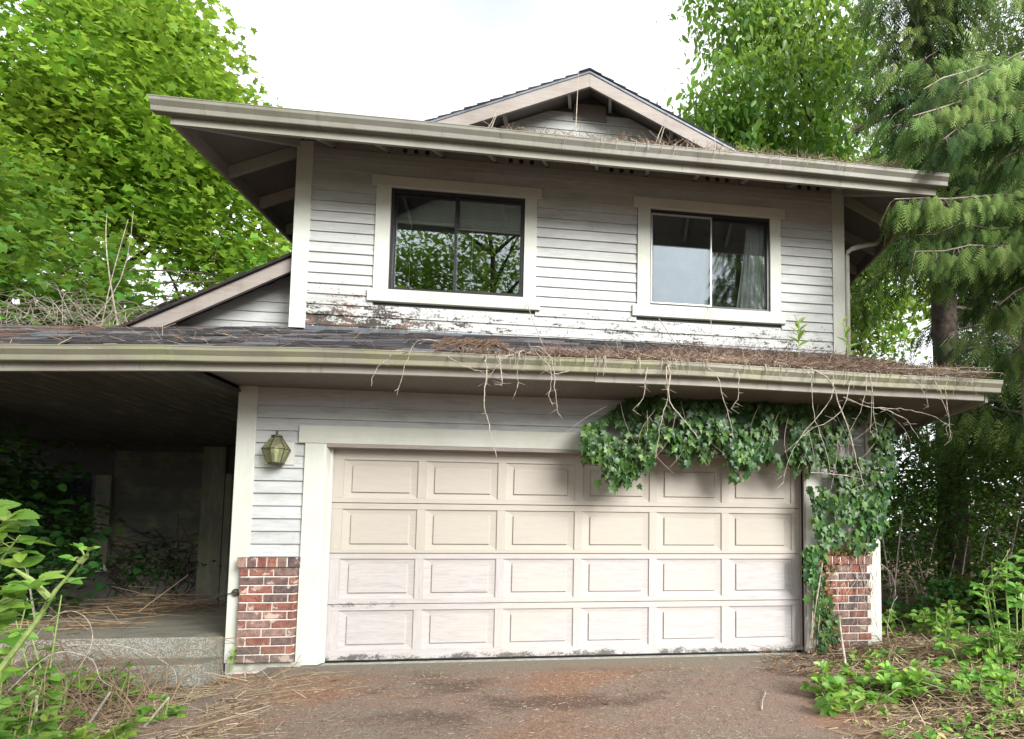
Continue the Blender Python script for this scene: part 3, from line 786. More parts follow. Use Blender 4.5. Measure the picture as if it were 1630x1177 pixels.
# upper
for a, b in ((-1.735, 2.55), (2.554, 6.67)): sweep('gutter', stations(a, b, lambda x: 5.525 + 0.004 * math.sin(x * 1.7)), gutter_profile(YE - 0.022, 0.0, 0.130, 0.112), 'gutter_up')
for a, b, dz in ((-1.60, 2.50, 0.0), (2.503, 6.56, -0.004)):
    sweep('fascia', stations(a, b, lambda x: 5.515 + dz), [(YE - 0.02, -0.20), (YE + .014, -0.20), (YE + .014, -.018), (YE - 0.02, -.018)], 'fascia')
for x in (-3.9, -.9, 1.45, 4.2, 5.9): sweep('gutter_joint', [(x - .016, zg(x) + wob(x)), (x + .016, zg(x) + wob(x))], [(a_ - .0025, b_ - .002) for a_, b_ in gutter_profile(YF - 0.012, 0.0, 0.118, 0.112)[:8]] + [(YF - .05, .003), (YF - .02, .003)], 'gutter')
for x in (-.2, 1.6, 3.7, 5.4): sweep('gutter_joint', [(x - .016, 5.525), (x + .016, 5.525)], [(a_ - .0025, b_ - .002) for a_, b_ in gutter_profile(YE - 0.022, 0.0, 0.130, 0.112)[:8]] + [(YE - .05, .006), (YE - .03, .006)], 'gutter_up')
MB().box(XE0 - .02, XE0 + .015, YE + .016, 9, 5.33, 5.51).build('side_fascia', M['fascia'], house)
MB().box(XE1 - .015, XE1 + .02, YE + .016, 9, 5.33, 5.51).build('side_fascia', M['fascia'], house)
MB().box(XE0 - .06, XE0 - .022, YE - .02, 9, 5.50, 5.53).build('drip_edge', M['flashing'], house)
# rafters of the upper eave, hip rafters, side rafters
DK = 0.024
def raft(a, b, w=0.038, h=0.095): MB().beam(a, b, w, h).build('rafter', M['rafter'], house)
for x in [-0.45 + 0.605 * k for k in range(11)]:
    raft((x, YE + .016, zu_front(YE + .016) - DK), (x, YU + 0.002, zu_front(YU) - DK))
zh = zu_front(YU) - DK
raft((XE0 + .02, YE + .03, ZE - DK - .005), (XL + .02, YU - .012, zh - .005), 0.045, 0.13); raft((XE1 - .02, YE + .03, ZE - DK - .005), (XR - .02, YU - .012, zh - .005), 0.045, 0.13)
for y in (0.95, 1.60, 2.25, 2.9, 3.5):
    raft((XE0 + .018, y, ZE - DK), (XL + .02, y, zl(XL) - DK), 0.045, 0.13); raft((XE1 - .018, y, ZE - DK), (XR - .02, y, zr(XR) - DK), 0.045, 0.13)
# blocking between the rafters; every other one has three round vents
k = 0
xk = [XL + .03] + [-0.45 + 0.605 * i for i in range(11)] + [XR - .03]
for i in range(len(xk) - 1):
    a, b = xk[i] + .021, xk[i + 1] - .021
    if b - a < 0.1: continue
    MB().box(a, b, YU - .006, YU + .02, 5.747, zh + 0.02).build('rafter_block', M['rafter'], house)
    if i in (2, 4, 6, 8, 10):
        for c in (-.125, 0, .125):
            cx = (a + b) / 2 + c
            MB().prism([(cx + .028 * math.cos(t * PI / 6), 5.803 + .028 * math.sin(t * PI / 6)) for t in range(12)], 'y', YU - .009, YU - .004).build('vent_hole', M['black_alu'], house)

# --- lower skirt roof: deck, hip on the right, porch part to the left with its own sag
SK = 0.45
def zs(x, y): return zg(x) + 0.004 + SK * (y - YF)
nxs = 30
top = 0.858
pts = []
deck = MB()
Xs = np.linspace(-5.6, 6.60, nxs)
def ytop(x):
    if x < XL: return 1.12
    if x > XR: return YF + 0.01 + (top - YF) * (6.62 - x) / (6.62 - XR)
    return top
Xs = sorted(list(Xs) + [XL - .001, XL + .001, XR])
for a, b in zip(Xs[:-1], Xs[1:]):
    deck.slab([(a, YF, zs(a, YF)), (b, YF, zs(b, YF)), (b, ytop(b), zs(b, ytop(b))), (a, ytop(a), zs(a, ytop(a)))], 0.022)
deck.slab([(6.60, YF, zs(6.60, YF)), (6.60, 8, zs(6.6, YF)), (XR, 8, zs(XR, top)), (XR, top, zs(XR, top))], 0.022)      # right side of the skirt
deck.slab([(-5.6, 1.12, zs(-5.6, 1.12)), (XL - .01, 1.12, zs(XL, 1.12)), (XL - .01, 4.2, 2.95), (-5.6, 4.2, 2.75)], 0.022)  # back slope of the porch roof
deck.build('skirt_roof', M['soffit'], house)
MB().box(6.585, 6.615, YF + .024, 8, 2.64, 2.83).build('side_fascia', M['fascia'], house)
# lower soffit, flat, behind the fascia over the garage
MB().box(XL + .0, 6.58, YF + .024, -0.002, 2.70, 2.715).build('soffit', M['soffit'], house)
MB().box(XR + .002, 6.58, 0.0, 8, 2.70, 2.715).build('soffit', M['soffit'], house)
# shingles of the skirt roof, tab by tab: eight courses as parts, the upper ones joined
tabm = MB().add([(0, 0, 0), (.298, 0, 0), (.298, .19, 0), (0, .19, 0), (0, 0, .009), (.298, 0, .009), (.298, .19, .002), (0, .19, .002)],
                [(0, 3, 2, 1), (4, 5, 6, 7), (0, 1, 5, 4), (1, 2, 6, 5), (2, 3, 7, 6), (3, 0, 4, 7)]).mesh('shingle', M['shingle'])
ang = math.atan(SK); rest = []; cnt = 0
for c in range(14):
    y = YF - 0.025 + c * 0.128
    if y > 1.1: break
    x = -5.5 + random.uniform(0, .3); xend = 6.55 - max(0, (y - YF)) * 0.5
    while x < xend:
        xm_ = x + .15
        if not (y > top - 0.02 and xm_ > XL - .15):
            z = zs(xm_, y) + 0.004 + c * 0.0002 + random.uniform(0, .006)
            skew = random.gauss(0, .025); lift = ang + 0.03 + random.uniform(-.01, .03)
            slx = (zg(xm_ + .15) - zg(xm_ - .15)) / .3
            Mx = Matrix.Translation((x, y + random.uniform(-.012, .012), z)) @ Matrix.Rotation(-math.atan(slx), 4, 'Y') @ Matrix.Rotation(lift, 4, 'X') @ Matrix.Rotation(skew, 4, 'Z')
            if xm_ < 2.4 and cnt < 299 and xm_ > -4.2 or (c == 0 and cnt < 299):
                o = bpy.data.objects.new('shingle', tabm); o.matrix_local = Mx; link(o, house); cnt += 1
            else: rest.append(Mx)
        x += 0.302
if rest:
    tv = np.array([v.co[:] for v in tabm.vertices]); tf = np.array([tuple(p.vertices) for p in tabm.polygons])
    mats = np.array([[list(r) for r in m] for m in rest])
    V = np.einsum('nij,vj->nvi', mats[:, :3, :3], tv) + mats[:, None, :3, 3]
    F = (tf[None] + (np.arange(len(rest)) * 8)[:, None, None]).reshape(-1, 4)
    np_mesh('shingles', V.reshape(-1, 3), F, M['shingle_rows'], house, np.repeat(rng.random(len(rest)), 8), kind='stuff')
# flashing at the foot of the upper wall
for a, b in ((XL + .17, 3.05), (3.055, XR - .45)):
    MB().prism([(YU - .055, 3.572), (YU - .055, 3.578), (YU - .024, 3.60), (YU - .024, 3.632), (YU - .0195, 3.632), (YU - .0195, 3.56)], 'x', a, b).build('flashing', M['flashing'], house)

# --- left wing behind the porch roof: a low gable end with a weathered rake
yw = 1.30; sw = 0.565
def zw(x): return 3.60 + (x + 2.475) * sw
wing = MB().prism([(-3.0, 3.2), (XL + .01, 3.2), (XL + .01, zw(XL) - .02), (-2.6, 3.5)], 'y', yw + .004, yw + .1).build('wing_wall', M['dark'], house)
z = 3.55
while z < 4.45:
    xl = -2.475 + (z + 0.1 - 3.60) / sw
    MB().add([(xl - .2, yw - .018, z), (XL, yw - .018, z), (XL, yw - .003, z + .135), (xl, yw - .003, z + .135), (xl - .2, yw + .003, z), (XL, yw + .003, z), (XL, yw + .003, z + .135), (xl, yw + .003, z + .135)],
             [(0, 1, 2, 3), (5, 4, 7, 6), (1, 0, 4, 5), (3, 2, 6, 7), (0, 3, 7, 4), (2, 1, 5, 6)]).build('siding_board', M['siding'], wing)
    z += 0.1235
yr = 0.98
rake(-3.1, zw(-3.1) - .02, XL - .003, zw(XL) - .02, yr, 0.165, 0.035, 'rake_board', 'rake')
wr = MB()
nk = 16
for k in range(nk):
    a = -3.2 + (XL - .004 + 3.2) * k / nk; b = -3.2 + (XL - .004 + 3.2) * (k + 1) / nk
    wr.prism([(a, zw(a) - .02), (a, zw(a) + .022), (b, zw(b) + .006), (b, zw(b) - .02)], 'y', yr - .045, 6.5)
wr.build('wing_roof', M['shingle_rows'], house)

# --- porch: deep shade put into dark colours, plank ceiling, back wall, door trim, steps
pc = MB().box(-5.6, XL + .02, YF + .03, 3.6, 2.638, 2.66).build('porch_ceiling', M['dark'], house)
x = -5.6
while x < XL - .05:
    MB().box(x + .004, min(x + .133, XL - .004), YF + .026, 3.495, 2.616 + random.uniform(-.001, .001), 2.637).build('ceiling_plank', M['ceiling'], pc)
    x += 0.137
MB().box(-6.4, -6.3, YF + .4, 3.6, 0.0, 2.637).build('added_porch_blocker', M['dark'], house)  # unseen wall, added to keep light out of the porch
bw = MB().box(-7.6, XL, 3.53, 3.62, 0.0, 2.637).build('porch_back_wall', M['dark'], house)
z = 0.28
while z < 2.5:
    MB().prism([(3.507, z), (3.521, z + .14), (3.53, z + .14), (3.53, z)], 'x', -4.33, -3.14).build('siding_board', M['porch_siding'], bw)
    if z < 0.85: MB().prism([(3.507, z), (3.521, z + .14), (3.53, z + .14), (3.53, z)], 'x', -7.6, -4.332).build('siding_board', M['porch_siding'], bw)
    z += 0.1235
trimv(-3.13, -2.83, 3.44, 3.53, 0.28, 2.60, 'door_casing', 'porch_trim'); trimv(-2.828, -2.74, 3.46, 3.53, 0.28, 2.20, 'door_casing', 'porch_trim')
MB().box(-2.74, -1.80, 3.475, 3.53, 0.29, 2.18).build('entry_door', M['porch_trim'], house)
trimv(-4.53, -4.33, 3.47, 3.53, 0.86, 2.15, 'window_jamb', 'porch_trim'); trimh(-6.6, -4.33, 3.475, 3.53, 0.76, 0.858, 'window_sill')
pw = MB().box(-6.5, -4.532, 3.50, 3.52, 0.86, 2.15).build('porch_window', M['black_alu'], house)
MB().box(-6.4, -4.60, 3.488, 3.494, 0.92, 2.10).build('pane', M['glass'], pw)
def agg_mat():
    m = NT('exposed_aggregate'); p = m.pos()
    v = m.vor(p, 95); vc = m.n('ShaderNodeTexVoronoi', {'Vector': p, 'Scale': 95.0}).outputs['Color']
    n = m.noise(p, 3, 5, 0.7)
    g = m.sep(vc)[0]
    c = m.mix(g, (0.20, 0.195, 0.175), (0.37, 0.365, 0.335))
    c = m.mix(m.ramp(v, 0.4, 0.65), c, (0.16, 0.155, 0.12))
    c = m.mix(m.mul(m.ramp(n, 0.45, 0.7), 0.5), c, (0.12, 0.115, 0.08))
    up = m.sep(m.n('ShaderNodeNewGeometry').outputs['Normal'])[2]
    flat = m.mix(m.ramp(n, 0.35, 0.7), (0.21, 0.20, 0.16), (0.14, 0.125, 0.095))  # plain concrete tops, darkened in colour for the porch shade
    flat = m.mix(m.mul(m.ramp(m.noise(p, 70, 4), 0.5, 0.7), 0.5), flat, (0.32, 0.31, 0.27))
    c = m.mix(m.ramp(up, 0.5, 0.9), c, flat)
    m.pbr(c, 0.9, m.bump(v, 0.6, 0.006), 0.2)
    return m.m
M['agg'] = agg_mat()
def slabb(x0, x1, y0, y1, z0, z1):
    c = .012
    return MB().prism([(y0, z0), (y1, z0), (y1, z1), (y0 + c, z1), (y0 + c * .3, z1 - c * .3), (y0, z1 - c)], 'x', x0, x1)
steps = thing('porch_steps', 'two exposed-aggregate concrete steps up to the dark porch, beside the left brick pier', 'steps')
slabb(-7.6, XL - .012, 0.02, 3.50, -0.25, 0.277).build('porch_slab', M['agg'], steps)
slabb(-3.4, XL - .012, -0.36, 0.018, -0.25, 0.085).build('step', M['agg'], steps)

# --- downspout at the upper right corner
ds = MB()
ds.tube([(XR + .038, YU - .02, 3.50), (XR + .038, YU - .02, 4.92)], 0.030, n=8)
ds.tube([(XR + .038, YU - .02, 4.92), (XR + .05, YU - .02, 4.98), (XR + .10, YU - .025, 5.02), (6.2, 1.15, 5.25), (6.42, 1.3, 5.36), (6.52, 1.32, 5.45)], 0.030, n=8)
ds.build('downspout', M['white_pvc'], house, smooth=True)

# ================================================================== things fixed on or hanging in the house
lamp = thing('wall_lantern', 'hexagonal tarnished brass and glass lantern mounted on the siding left of the garage door', 'lantern', (-0.435, -0.10, 2.06))
MB().box(-0.125, 0.128, 0.068, 0.094, -0.125, 0.095).build('back_plate', M['trim_v'], lamp)
def ring(r, z, n=6): return [(r * math.cos(2 * PI * (i + .5) / n), r * math.sin(2 * PI * (i + .5) / n), z) for i in range(n)]
lv = [(0.040, 0.135), (0.118, 0.012), (0.068, -0.122)]
fr = MB()
for (r0, z0), (r1, z1) in zip(lv[:-1], lv[1:]):
    A, B = ring(r0, z0), ring(r1, z1)
    for i in range(6): fr.tube([A[i], B[i]], 0.0042, n=5)
for r, z in lv:
    A = ring(r, z)
    for i in range(6): fr.tube([A[i], A[(i + 1) % 6]], 0.0042, n=5)
fr.build('lantern_frame', M['brass'], lamp)
for (r0, z0), (r1, z1) in zip(lv[:-1], lv[1:]):
    A, B = ring(r0 - .001, z0), ring(r1 - .001, z1)
    for i in range(6):
        j = (i + 1) % 6; q = [A[i], A[j], B[j], B[i]]
        c = Vector((0, 0, 0)); inn = [tuple(Vector(p) * 1.0 - Vector((p[0], p[1], 0)).normalized() * .003) for p in q]
        MB().add(q + inn, [(3, 2, 1, 0), (4, 5, 6, 7), (0, 1, 5, 4), (1, 2, 6, 5), (2, 3, 7, 6), (3, 0, 4, 7)]).build('pane', M['lamp_glass'], lamp)
MB().lathe([(0.0, -.135), (.066, -.132), (.072, -.122), (.068, -.118), (0, -.118)], n=12).build('base', M['brass'], lamp)
MB().lathe([(0.04, .130), (.046, .136), (.050, .146), (.042, .150), (.016, .150), (.014, .160), (.011, .168), (.010, .182), (.012, .190), (0, .192)], n=12).build('finial', M['brass'], lamp, smooth=True)
MB().lathe([(0, -.118), (.014, -.118), (.014, -.05), (.020, -.03), (.026, 0.0), (.022, .03), (0, .045)], n=10).build('bulb', M['blind'], lamp, smooth=True)
MB().tube([(0, .09, .10), (0, .05, .145), (0, 0, .150)], 0.008, n=6).build('arm', M['brass'], lamp)

hook = thing('wire_hook', 'rusty loop of wire fixed to the white corner board beside the left brick pier', 'hook', (-0.745, -0.045, 0.70))
hk = MB()
hk.tube([(0.03 * math.cos(t), -.012, .03 * math.sin(t)) for t in np.linspace(0, 6.6, 14)], 0.007, n=6)
hk.tube([(.05, .0, .0), (.0, -.02, .01), (-.06, -.01, -.012), (-.12, .02, -.02), (-.20, .05, -.045), (-.215, .05, -.07)], 0.0045, n=5)
hk.build('wire', M['brass'], hook)
MB().lathe([(0, 0), (.02, 0), (.02, .014), (0, .014)], n=10).build('mount', M['brass'], hook).rotation_euler = (PI / 2, 0, 0)

def blind(x0, x1, z1, drop, label):
    b = thing('window_blind', label, 'blind', ((x0 + x1) / 2, YU + .068, z1), 'horizontal blinds in the left upper window')
    w = (x1 - x0) / 2
    MB().box(-w, w, -.012, .014, -.03, 0).build('head_rail', M['blind'], b)
    z = -.045; k = 0
    while z > -drop + .05:
        MB().add([(-w, -.005, z - .010), (w, -.005, z - .010), (w, .005, z + .009), (-w, .005, z + .009), (-w, -.0062, z - .010), (w, -.0062, z - .010), (w, .0038, z + .009), (-w, .0038, z + .009)],
                 [(0, 3, 2, 1), (4, 5, 6, 7), (0, 1, 5, 4), (1, 2, 6, 5), (2, 3, 7, 6), (3, 0, 4, 7)]).build('slat', M['blind'], b)
        z -= .017
    for q in range(6): MB().box(-w, w, -.012, .012, z - .004 * q - .0028, z - .004 * q).build('slat', M['blind'], b)
    MB().box(-w, w, -.012, .012, -drop - .006, -drop + .014).build('bottom_rail', M['blind'], b)
    MB().tube([(-w + .16, -.016, -.03), (-w + .155, -.018, -1.1)], .004, n=5).build('wand', M['blind'], b)
blind(W1[0] + .05, xm1 - .005, W1[3] - .05, 0.32, 'pulled-up horizontal blind in the left pane of the left upper window')
blind(xm1 + .02, W1[1] - .05, W1[3] - .05, 0.35, 'pulled-up horizontal blind in the right pane of the left upper window')
cu = thing('curtain', 'pale grey pleated curtain gathered at the right side of the right upper window', 'curtain', (4.58, YU + .135, 4.2))
V = []; F = []; nu, nv = 60, 12
for j in range(nv + 1):
    t = j / nv
    for i in range(nu + 1):
        s = i / nu
        wdt = 0.11 + 0.20 * (1 - t) ** 1.3
        V.append((-wdt * (0.75) + s * (wdt * .75 + .14), .035 * math.sin(s * 34 + 1.5 * math.sin(t * 2)) * (0.6 + .5 * (1 - t)) + .01 * math.sin(s * 11), -.12 + 1.2 * t))
for j in range(nv):
    for i in range(nu):
        a = j * (nu + 1) + i; F.append((a, a + 1, a + nu + 2, a + nu + 1))
co_ = MB().add(V, F).build('cloth', M['curtain'], cu, smooth=True)
sol = co_.modifiers.new('thickness', 'SOLIDIFY'); sol.thickness = .003
sh = thing('sky_reflection_sheet', 'pale blue sheet imitating sky reflected low in the left pane in the right upper window', 'sheet', (3.63, YU + .10, 4.14))
MB().box(-.36, .36, 0, .004, 0, 0.80).build('sheet', M['shade'], sh)  # pale panel behind the glass, imitating reflected sky

# ================================================================== VEGETATION
LM = {
 'maple': leafmat('maple_leaf', [(0.03, 0.085, 0.012), (0.10, 0.21, 0.020), (0.18, 0.32, 0.030), (0.35, 0.47, 0.07)], 0.55, 0.5, 0.18),
 'maple_shade': leafmat('maple_leaf_shaded', [(0.022, 0.075, 0.014), (0.05, 0.14, 0.02), (0.10, 0.22, 0.03), (0.24, 0.36, 0.05)], 0.55, 0.42, 0.2),  # darker copy of the maple colours, painting shade into the lower crown
 'cherry': leafmat('broad_leaf', [(0.025, 0.08, 0.014), (0.065, 0.17, 0.024), (0.15, 0.28, 0.04), (0.24, 0.36, 0.08)], 0.35, 0.42, 0.5),
 'cedar': leafmat('cedar_scale_leaf', [(0.008, 0.022, 0.009), (0.035, 0.08, 0.025), (0.15, 0.23, 0.055), (0.37, 0.43, 0.16)], 0.7, 0.2, 0.12, tcol=(0.3, 0.45, 0.1)),
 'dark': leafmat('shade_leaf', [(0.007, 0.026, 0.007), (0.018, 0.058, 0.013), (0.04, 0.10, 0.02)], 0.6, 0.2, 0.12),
 'ivy': leafmat('ivy_leaf', [(0.016, 0.058, 0.018), (0.022, 0.072, 0.018), (0.042, 0.11, 0.022), (0.09, 0.18, 0.035)], 0.42, 0.2, 0.35),
 'ivy_i': leafmat('ivy_leaf_single', [(0.014, 0.050, 0.015), (0.022, 0.072, 0.018), (0.05, 0.13, 0.025), (0.11, 0.21, 0.04)], 0.40, 0.2, 0.4, inst=True),
 'ivy_dry': leafmat('withered_ivy_leaf', [(0.16, 0.09, 0.05), (0.26, 0.16, 0.09), (0.22, 0.20, 0.07)], 0.7, 0.2, 0.2),
 'bramble_i': leafmat('bramble_leaflet', [(0.07, 0.19, 0.025), (0.11, 0.25, 0.035), (0.17, 0.32, 0.05), (0.26, 0.38, 0.07)], 0.42, 0.4, 0.4, inst=True),
 'bramble': leafmat('bramble_leaf', [(0.05, 0.13, 0.025), (0.10, 0.21, 0.04), (0.17, 0.29, 0.05)], 0.45, 0.4, 0.4),
 'shrub_i': leafmat('shrub_leaf', [(0.08, 0.20, 0.035), (0.13, 0.27, 0.05), (0.20, 0.34, 0.07)], 0.38, 0.4, 0.45, inst=True),
 'litter': leafmat('dry_litter', [(0.10, 0.055, 0.032), (0.20, 0.12, 0.07), (0.32, 0.22, 0.13), (0.44, 0.35, 0.24)], 0.85, 0.05, 0.15, tcol=(0.4, 0.3, 0.2)),
 'needle': leafmat('red_needle_litter', [(0.11, 0.065, 0.045), (0.22, 0.145, 0.10), (0.36, 0.265, 0.19), (0.52, 0.44, 0.33)], 0.85, 0.05, 0.15, tcol=(0.4, 0.25, 0.15)),
 'straw': leafmat('dry_stems', [(0.20, 0.14, 0.09), (0.33, 0.25, 0.17), (0.48, 0.40, 0.29)], 0.8, 0.05, 0.2, tcol=(0.4, 0.3, 0.2)),
 'yellow': leafmat('fallen_leaf', [(0.34, 0.30, 0.10), (0.42, 0.36, 0.20), (0.26, 0.20, 0.10), (0.22, 0.28, 0.07)], 0.7, 0.2, 0.2),
}

def blob_points(blobs, n, shell=0.55):
    """points in a union of ellipsoids, denser towards the outside"""
    w = np.array([b[1][0] * b[1][1] * b[1][2] for b in blobs]) ** 0.75
    idx = rng.choice(len(blobs), n, p=w / w.sum())
    d = rdirs(n); r = shell + (1 - shell) * rng.random(n) ** 0.6
    r = np.where(rng.random(n) < 0.3, rng.random(n) ** 0.5, r)
    C = np.array([b[0] for b in blobs]); Rr = np.array([b[1] for b in blobs])
    return C[idx] + d * r[:, None] * Rr[idx]
def nz3(P, s, o=0.0): return np.array([noise.noise((p[0] * s + o, p[1] * s, p[2] * s)) for p in P])
def bend(a, b, sag=0.0, wig=0.12, n=6):
    a = Vector(a); b = Vector(b); L = (b - a).length; out = []
    w1 = Vector(rng.normal(size=3)) * wig * L * 0.35
    for i in range(n + 1):
        t = i / n
        p = a.lerp(b, t) + w1 * math.sin(PI * t) + Vector((0, 0, -sag * L * math.sin(PI * t)))
        out.append(p)
    return out
def limbs(mb, trunk_pts, targets, r=0.09, sag=-0.08, n=6):
    T = [Vector(p) for p in trunk_pts]
    for q in targets:
        q = Vector(q)
        cand = [p for p in T if p.z < q.z + 0.5] or [T[0]]
        a = min(cand, key=lambda p: (p - q).length + max(0, p.z - q.z + 1.0) * 2)
        pts = bend(a, q, sag, 0.12, n); mb.tube(pts, r, r * 0.18, 5)
        for k in range(3):
            m_ = pts[random.randint(2, n - 1)]; e = m_ + Vector(rdirs(1)[0]) * random.uniform(.5, 1.3); e.z += .2
            mb.tube(bend(m_, e, 0, .15, 3), r * 0.32, r * 0.08, 4)

def leafy_tree(name, label, cat, base, trunk_top, tr, blobs, nclus, per, csz, leaf, lsz, tmpl, mat, bark='bark', gap=-0.25, gaps=0.35, nl=26, up=1.1, droop=0.4, group=None, shell=0.55, seed=0.0, lr=0.09):
    root = thing(name, label, cat, base, group)
    B = Vector(base)
    C = blob_points(blobs, nclus, shell)
    keep = nz3(C, gaps, seed) > gap
    C = C[keep] - np.array(base)
    off = rng.normal(size=(len(C), per, 3)) * np.array(csz)
    P = (C[:, None, :] + off).reshape(-1, 3)
    n = len(P)
    R = leaf_frames(n, up, droop)
    S = lsz * rng.uniform(0.45, 1.25, n)
    cr = np.repeat(np.clip(rng.normal(0.5, 0.2, len(C)), 0, 1), per); rv = np.clip(cr * 0.6 + rng.random(n) * 0.4, 0, 1)
    scatter('crown', tmpl, P, R, S, LM[mat], root, rv)
    tb = MB(); tp = bend((0, 0, -.2), Vector(trunk_top) - B, 0, .06, 10)
    tb.tube(tp, tr, tr * 0.3, 9); tb.build('trunk', M[bark], root, smooth=True)
    lb = MB(); sel = C[rng.choice(len(C), min(nl, len(C)), replace=False)]
    limbs(lb, tp[3:], sel, lr); lb.build('limbs', M[bark], root)
    return root

# --- bigleaf maples on the left, behind the porch and wing
leafy_tree('maple_tree', 'tall bright yellow-green maple filling the upper left behind the house', 'tree', (-8.2, 8.8, 0.1), (-8.0, 8.6, 11.5), 0.30,
    [((-9.2, 8.0, 12.3), (3.1, 2.4, 3.0)), ((-6.8, 7.6, 10.2), (1.9, 2.0, 2.6)), ((-10.5, 8.0, 9.5), (2.8, 2.4, 2.6)), ((-8.8, 7.2, 8.0), (2.0, 1.8, 1.3)), ((-5.7, 7.7, 8.7), (1.3, 1.7, 1.9)), ((-10.0, 7.6, 15.2), (3.0, 2.2, 2.0)), ((-4.7, 8.0, 7.1), (1.1, 1.5, 1.5))],
    2000, 30, (.36, .36, .15), None, 0.170, MAPLE9, 'maple', gap=-0.12, gaps=0.36, nl=34, seed=2.0)
leafy_tree('maple_tree', 'lower maple in shade-darkened colour with drooping branches between the tall maple and the porch roof', 'tree', (-7.6, 5.4, 0.1), (-7.4, 5.3, 6.2), 0.16,
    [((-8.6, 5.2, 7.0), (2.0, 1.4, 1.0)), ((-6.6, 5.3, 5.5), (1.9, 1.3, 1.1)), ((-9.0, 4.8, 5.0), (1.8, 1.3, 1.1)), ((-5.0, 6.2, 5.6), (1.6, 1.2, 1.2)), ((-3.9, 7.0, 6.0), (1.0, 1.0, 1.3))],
    640, 24, (.34, .34, .13), None, 0.155, MAPLE9, 'maple_shade', gap=-0.10, gaps=0.42, nl=11, seed=9.0, lr=0.032)
leafy_tree('tree', 'dark green tree low behind the left maples with sky showing through', 'tree', (-10.5, 14.5, 0.2), (-10.3, 14.4, 8.5), 0.22,
    [((-10.5, 14, 7.6), (4.2, 2.0, 2.8)), ((-6.2, 14.5, 7.0), (3.0, 2.0, 2.6)), ((-14.5, 14, 7.5), (3.0, 2.0, 3.4)), ((-10, 14, 4.2), (6.5, 2.0, 2.0))],
    700, 26, (.55, .5, .35), None, 0.20, SMALL, 'cherry', gap=-0.08, gaps=0.28, nl=22, seed=5.0)

# --- broad-leaved tree on the right behind the roof, with hanging leaves
leafy_tree('broadleaf_tree', 'green broadleaf tree with drooping leaves behind the right end of the upper roof', 'tree', (9.4, 8.8, 0.2), (8.8, 8.6, 12.0), 0.20,
    [((7.0, 7.8, 12.4), (2.2, 1.8, 2.2)), ((6.1, 7.8, 9.9), (1.35, 1.6, 1.6)), ((8.4, 7.9, 10.0), (2.0, 1.7, 2.1)), ((5.7, 7.6, 11.8), (1.25, 1.3, 1.0)), ((9.9, 8.2, 12.6), (2.2, 1.8, 2.4)), ((6.6, 7.8, 8.5), (1.6, 1.4, 0.9)), ((9.8, 8.2, 7.8), (1.7, 1.4, 1.6)), ((7.3, 8, 15), (2.6, 1.8, 1.4)), ((12.0, 8.6, 12.5), (2.2, 1.6, 2.6)), ((12.0, 8.4, 9.0), (2.0, 1.5, 1.6)), ((9.2, 8.4, 9.0), (2.2, 1.5, 1.6))],
    2100, 22, (.32, .32, .26), None, 0.23, HEX, 'cherry', gap=-0.30, gaps=0.34, nl=34, up=0.5, droop=1.3, seed=3.0, lr=0.055)
leafy_tree('broadleaf_tree', 'sunlit yellow-green tree glimpsed between the upper eave and the cedar', 'tree', (10.6, 13, 0.2), (10.6, 13, 9.0), 0.15,
    [((10.8, 13, 10.0), (2.2, 1.4, 1.8)), ((12.2, 13, 8.6), (1.5, 1.2, 1.3)), ((9.3, 13, 12.0), (1.8, 1.4, 1.4))],
    230, 20, (.4, .4, .3), None, 0.2, MAPLE, 'maple', gap=-0.2, gaps=0.4, nl=14, seed=13.0)

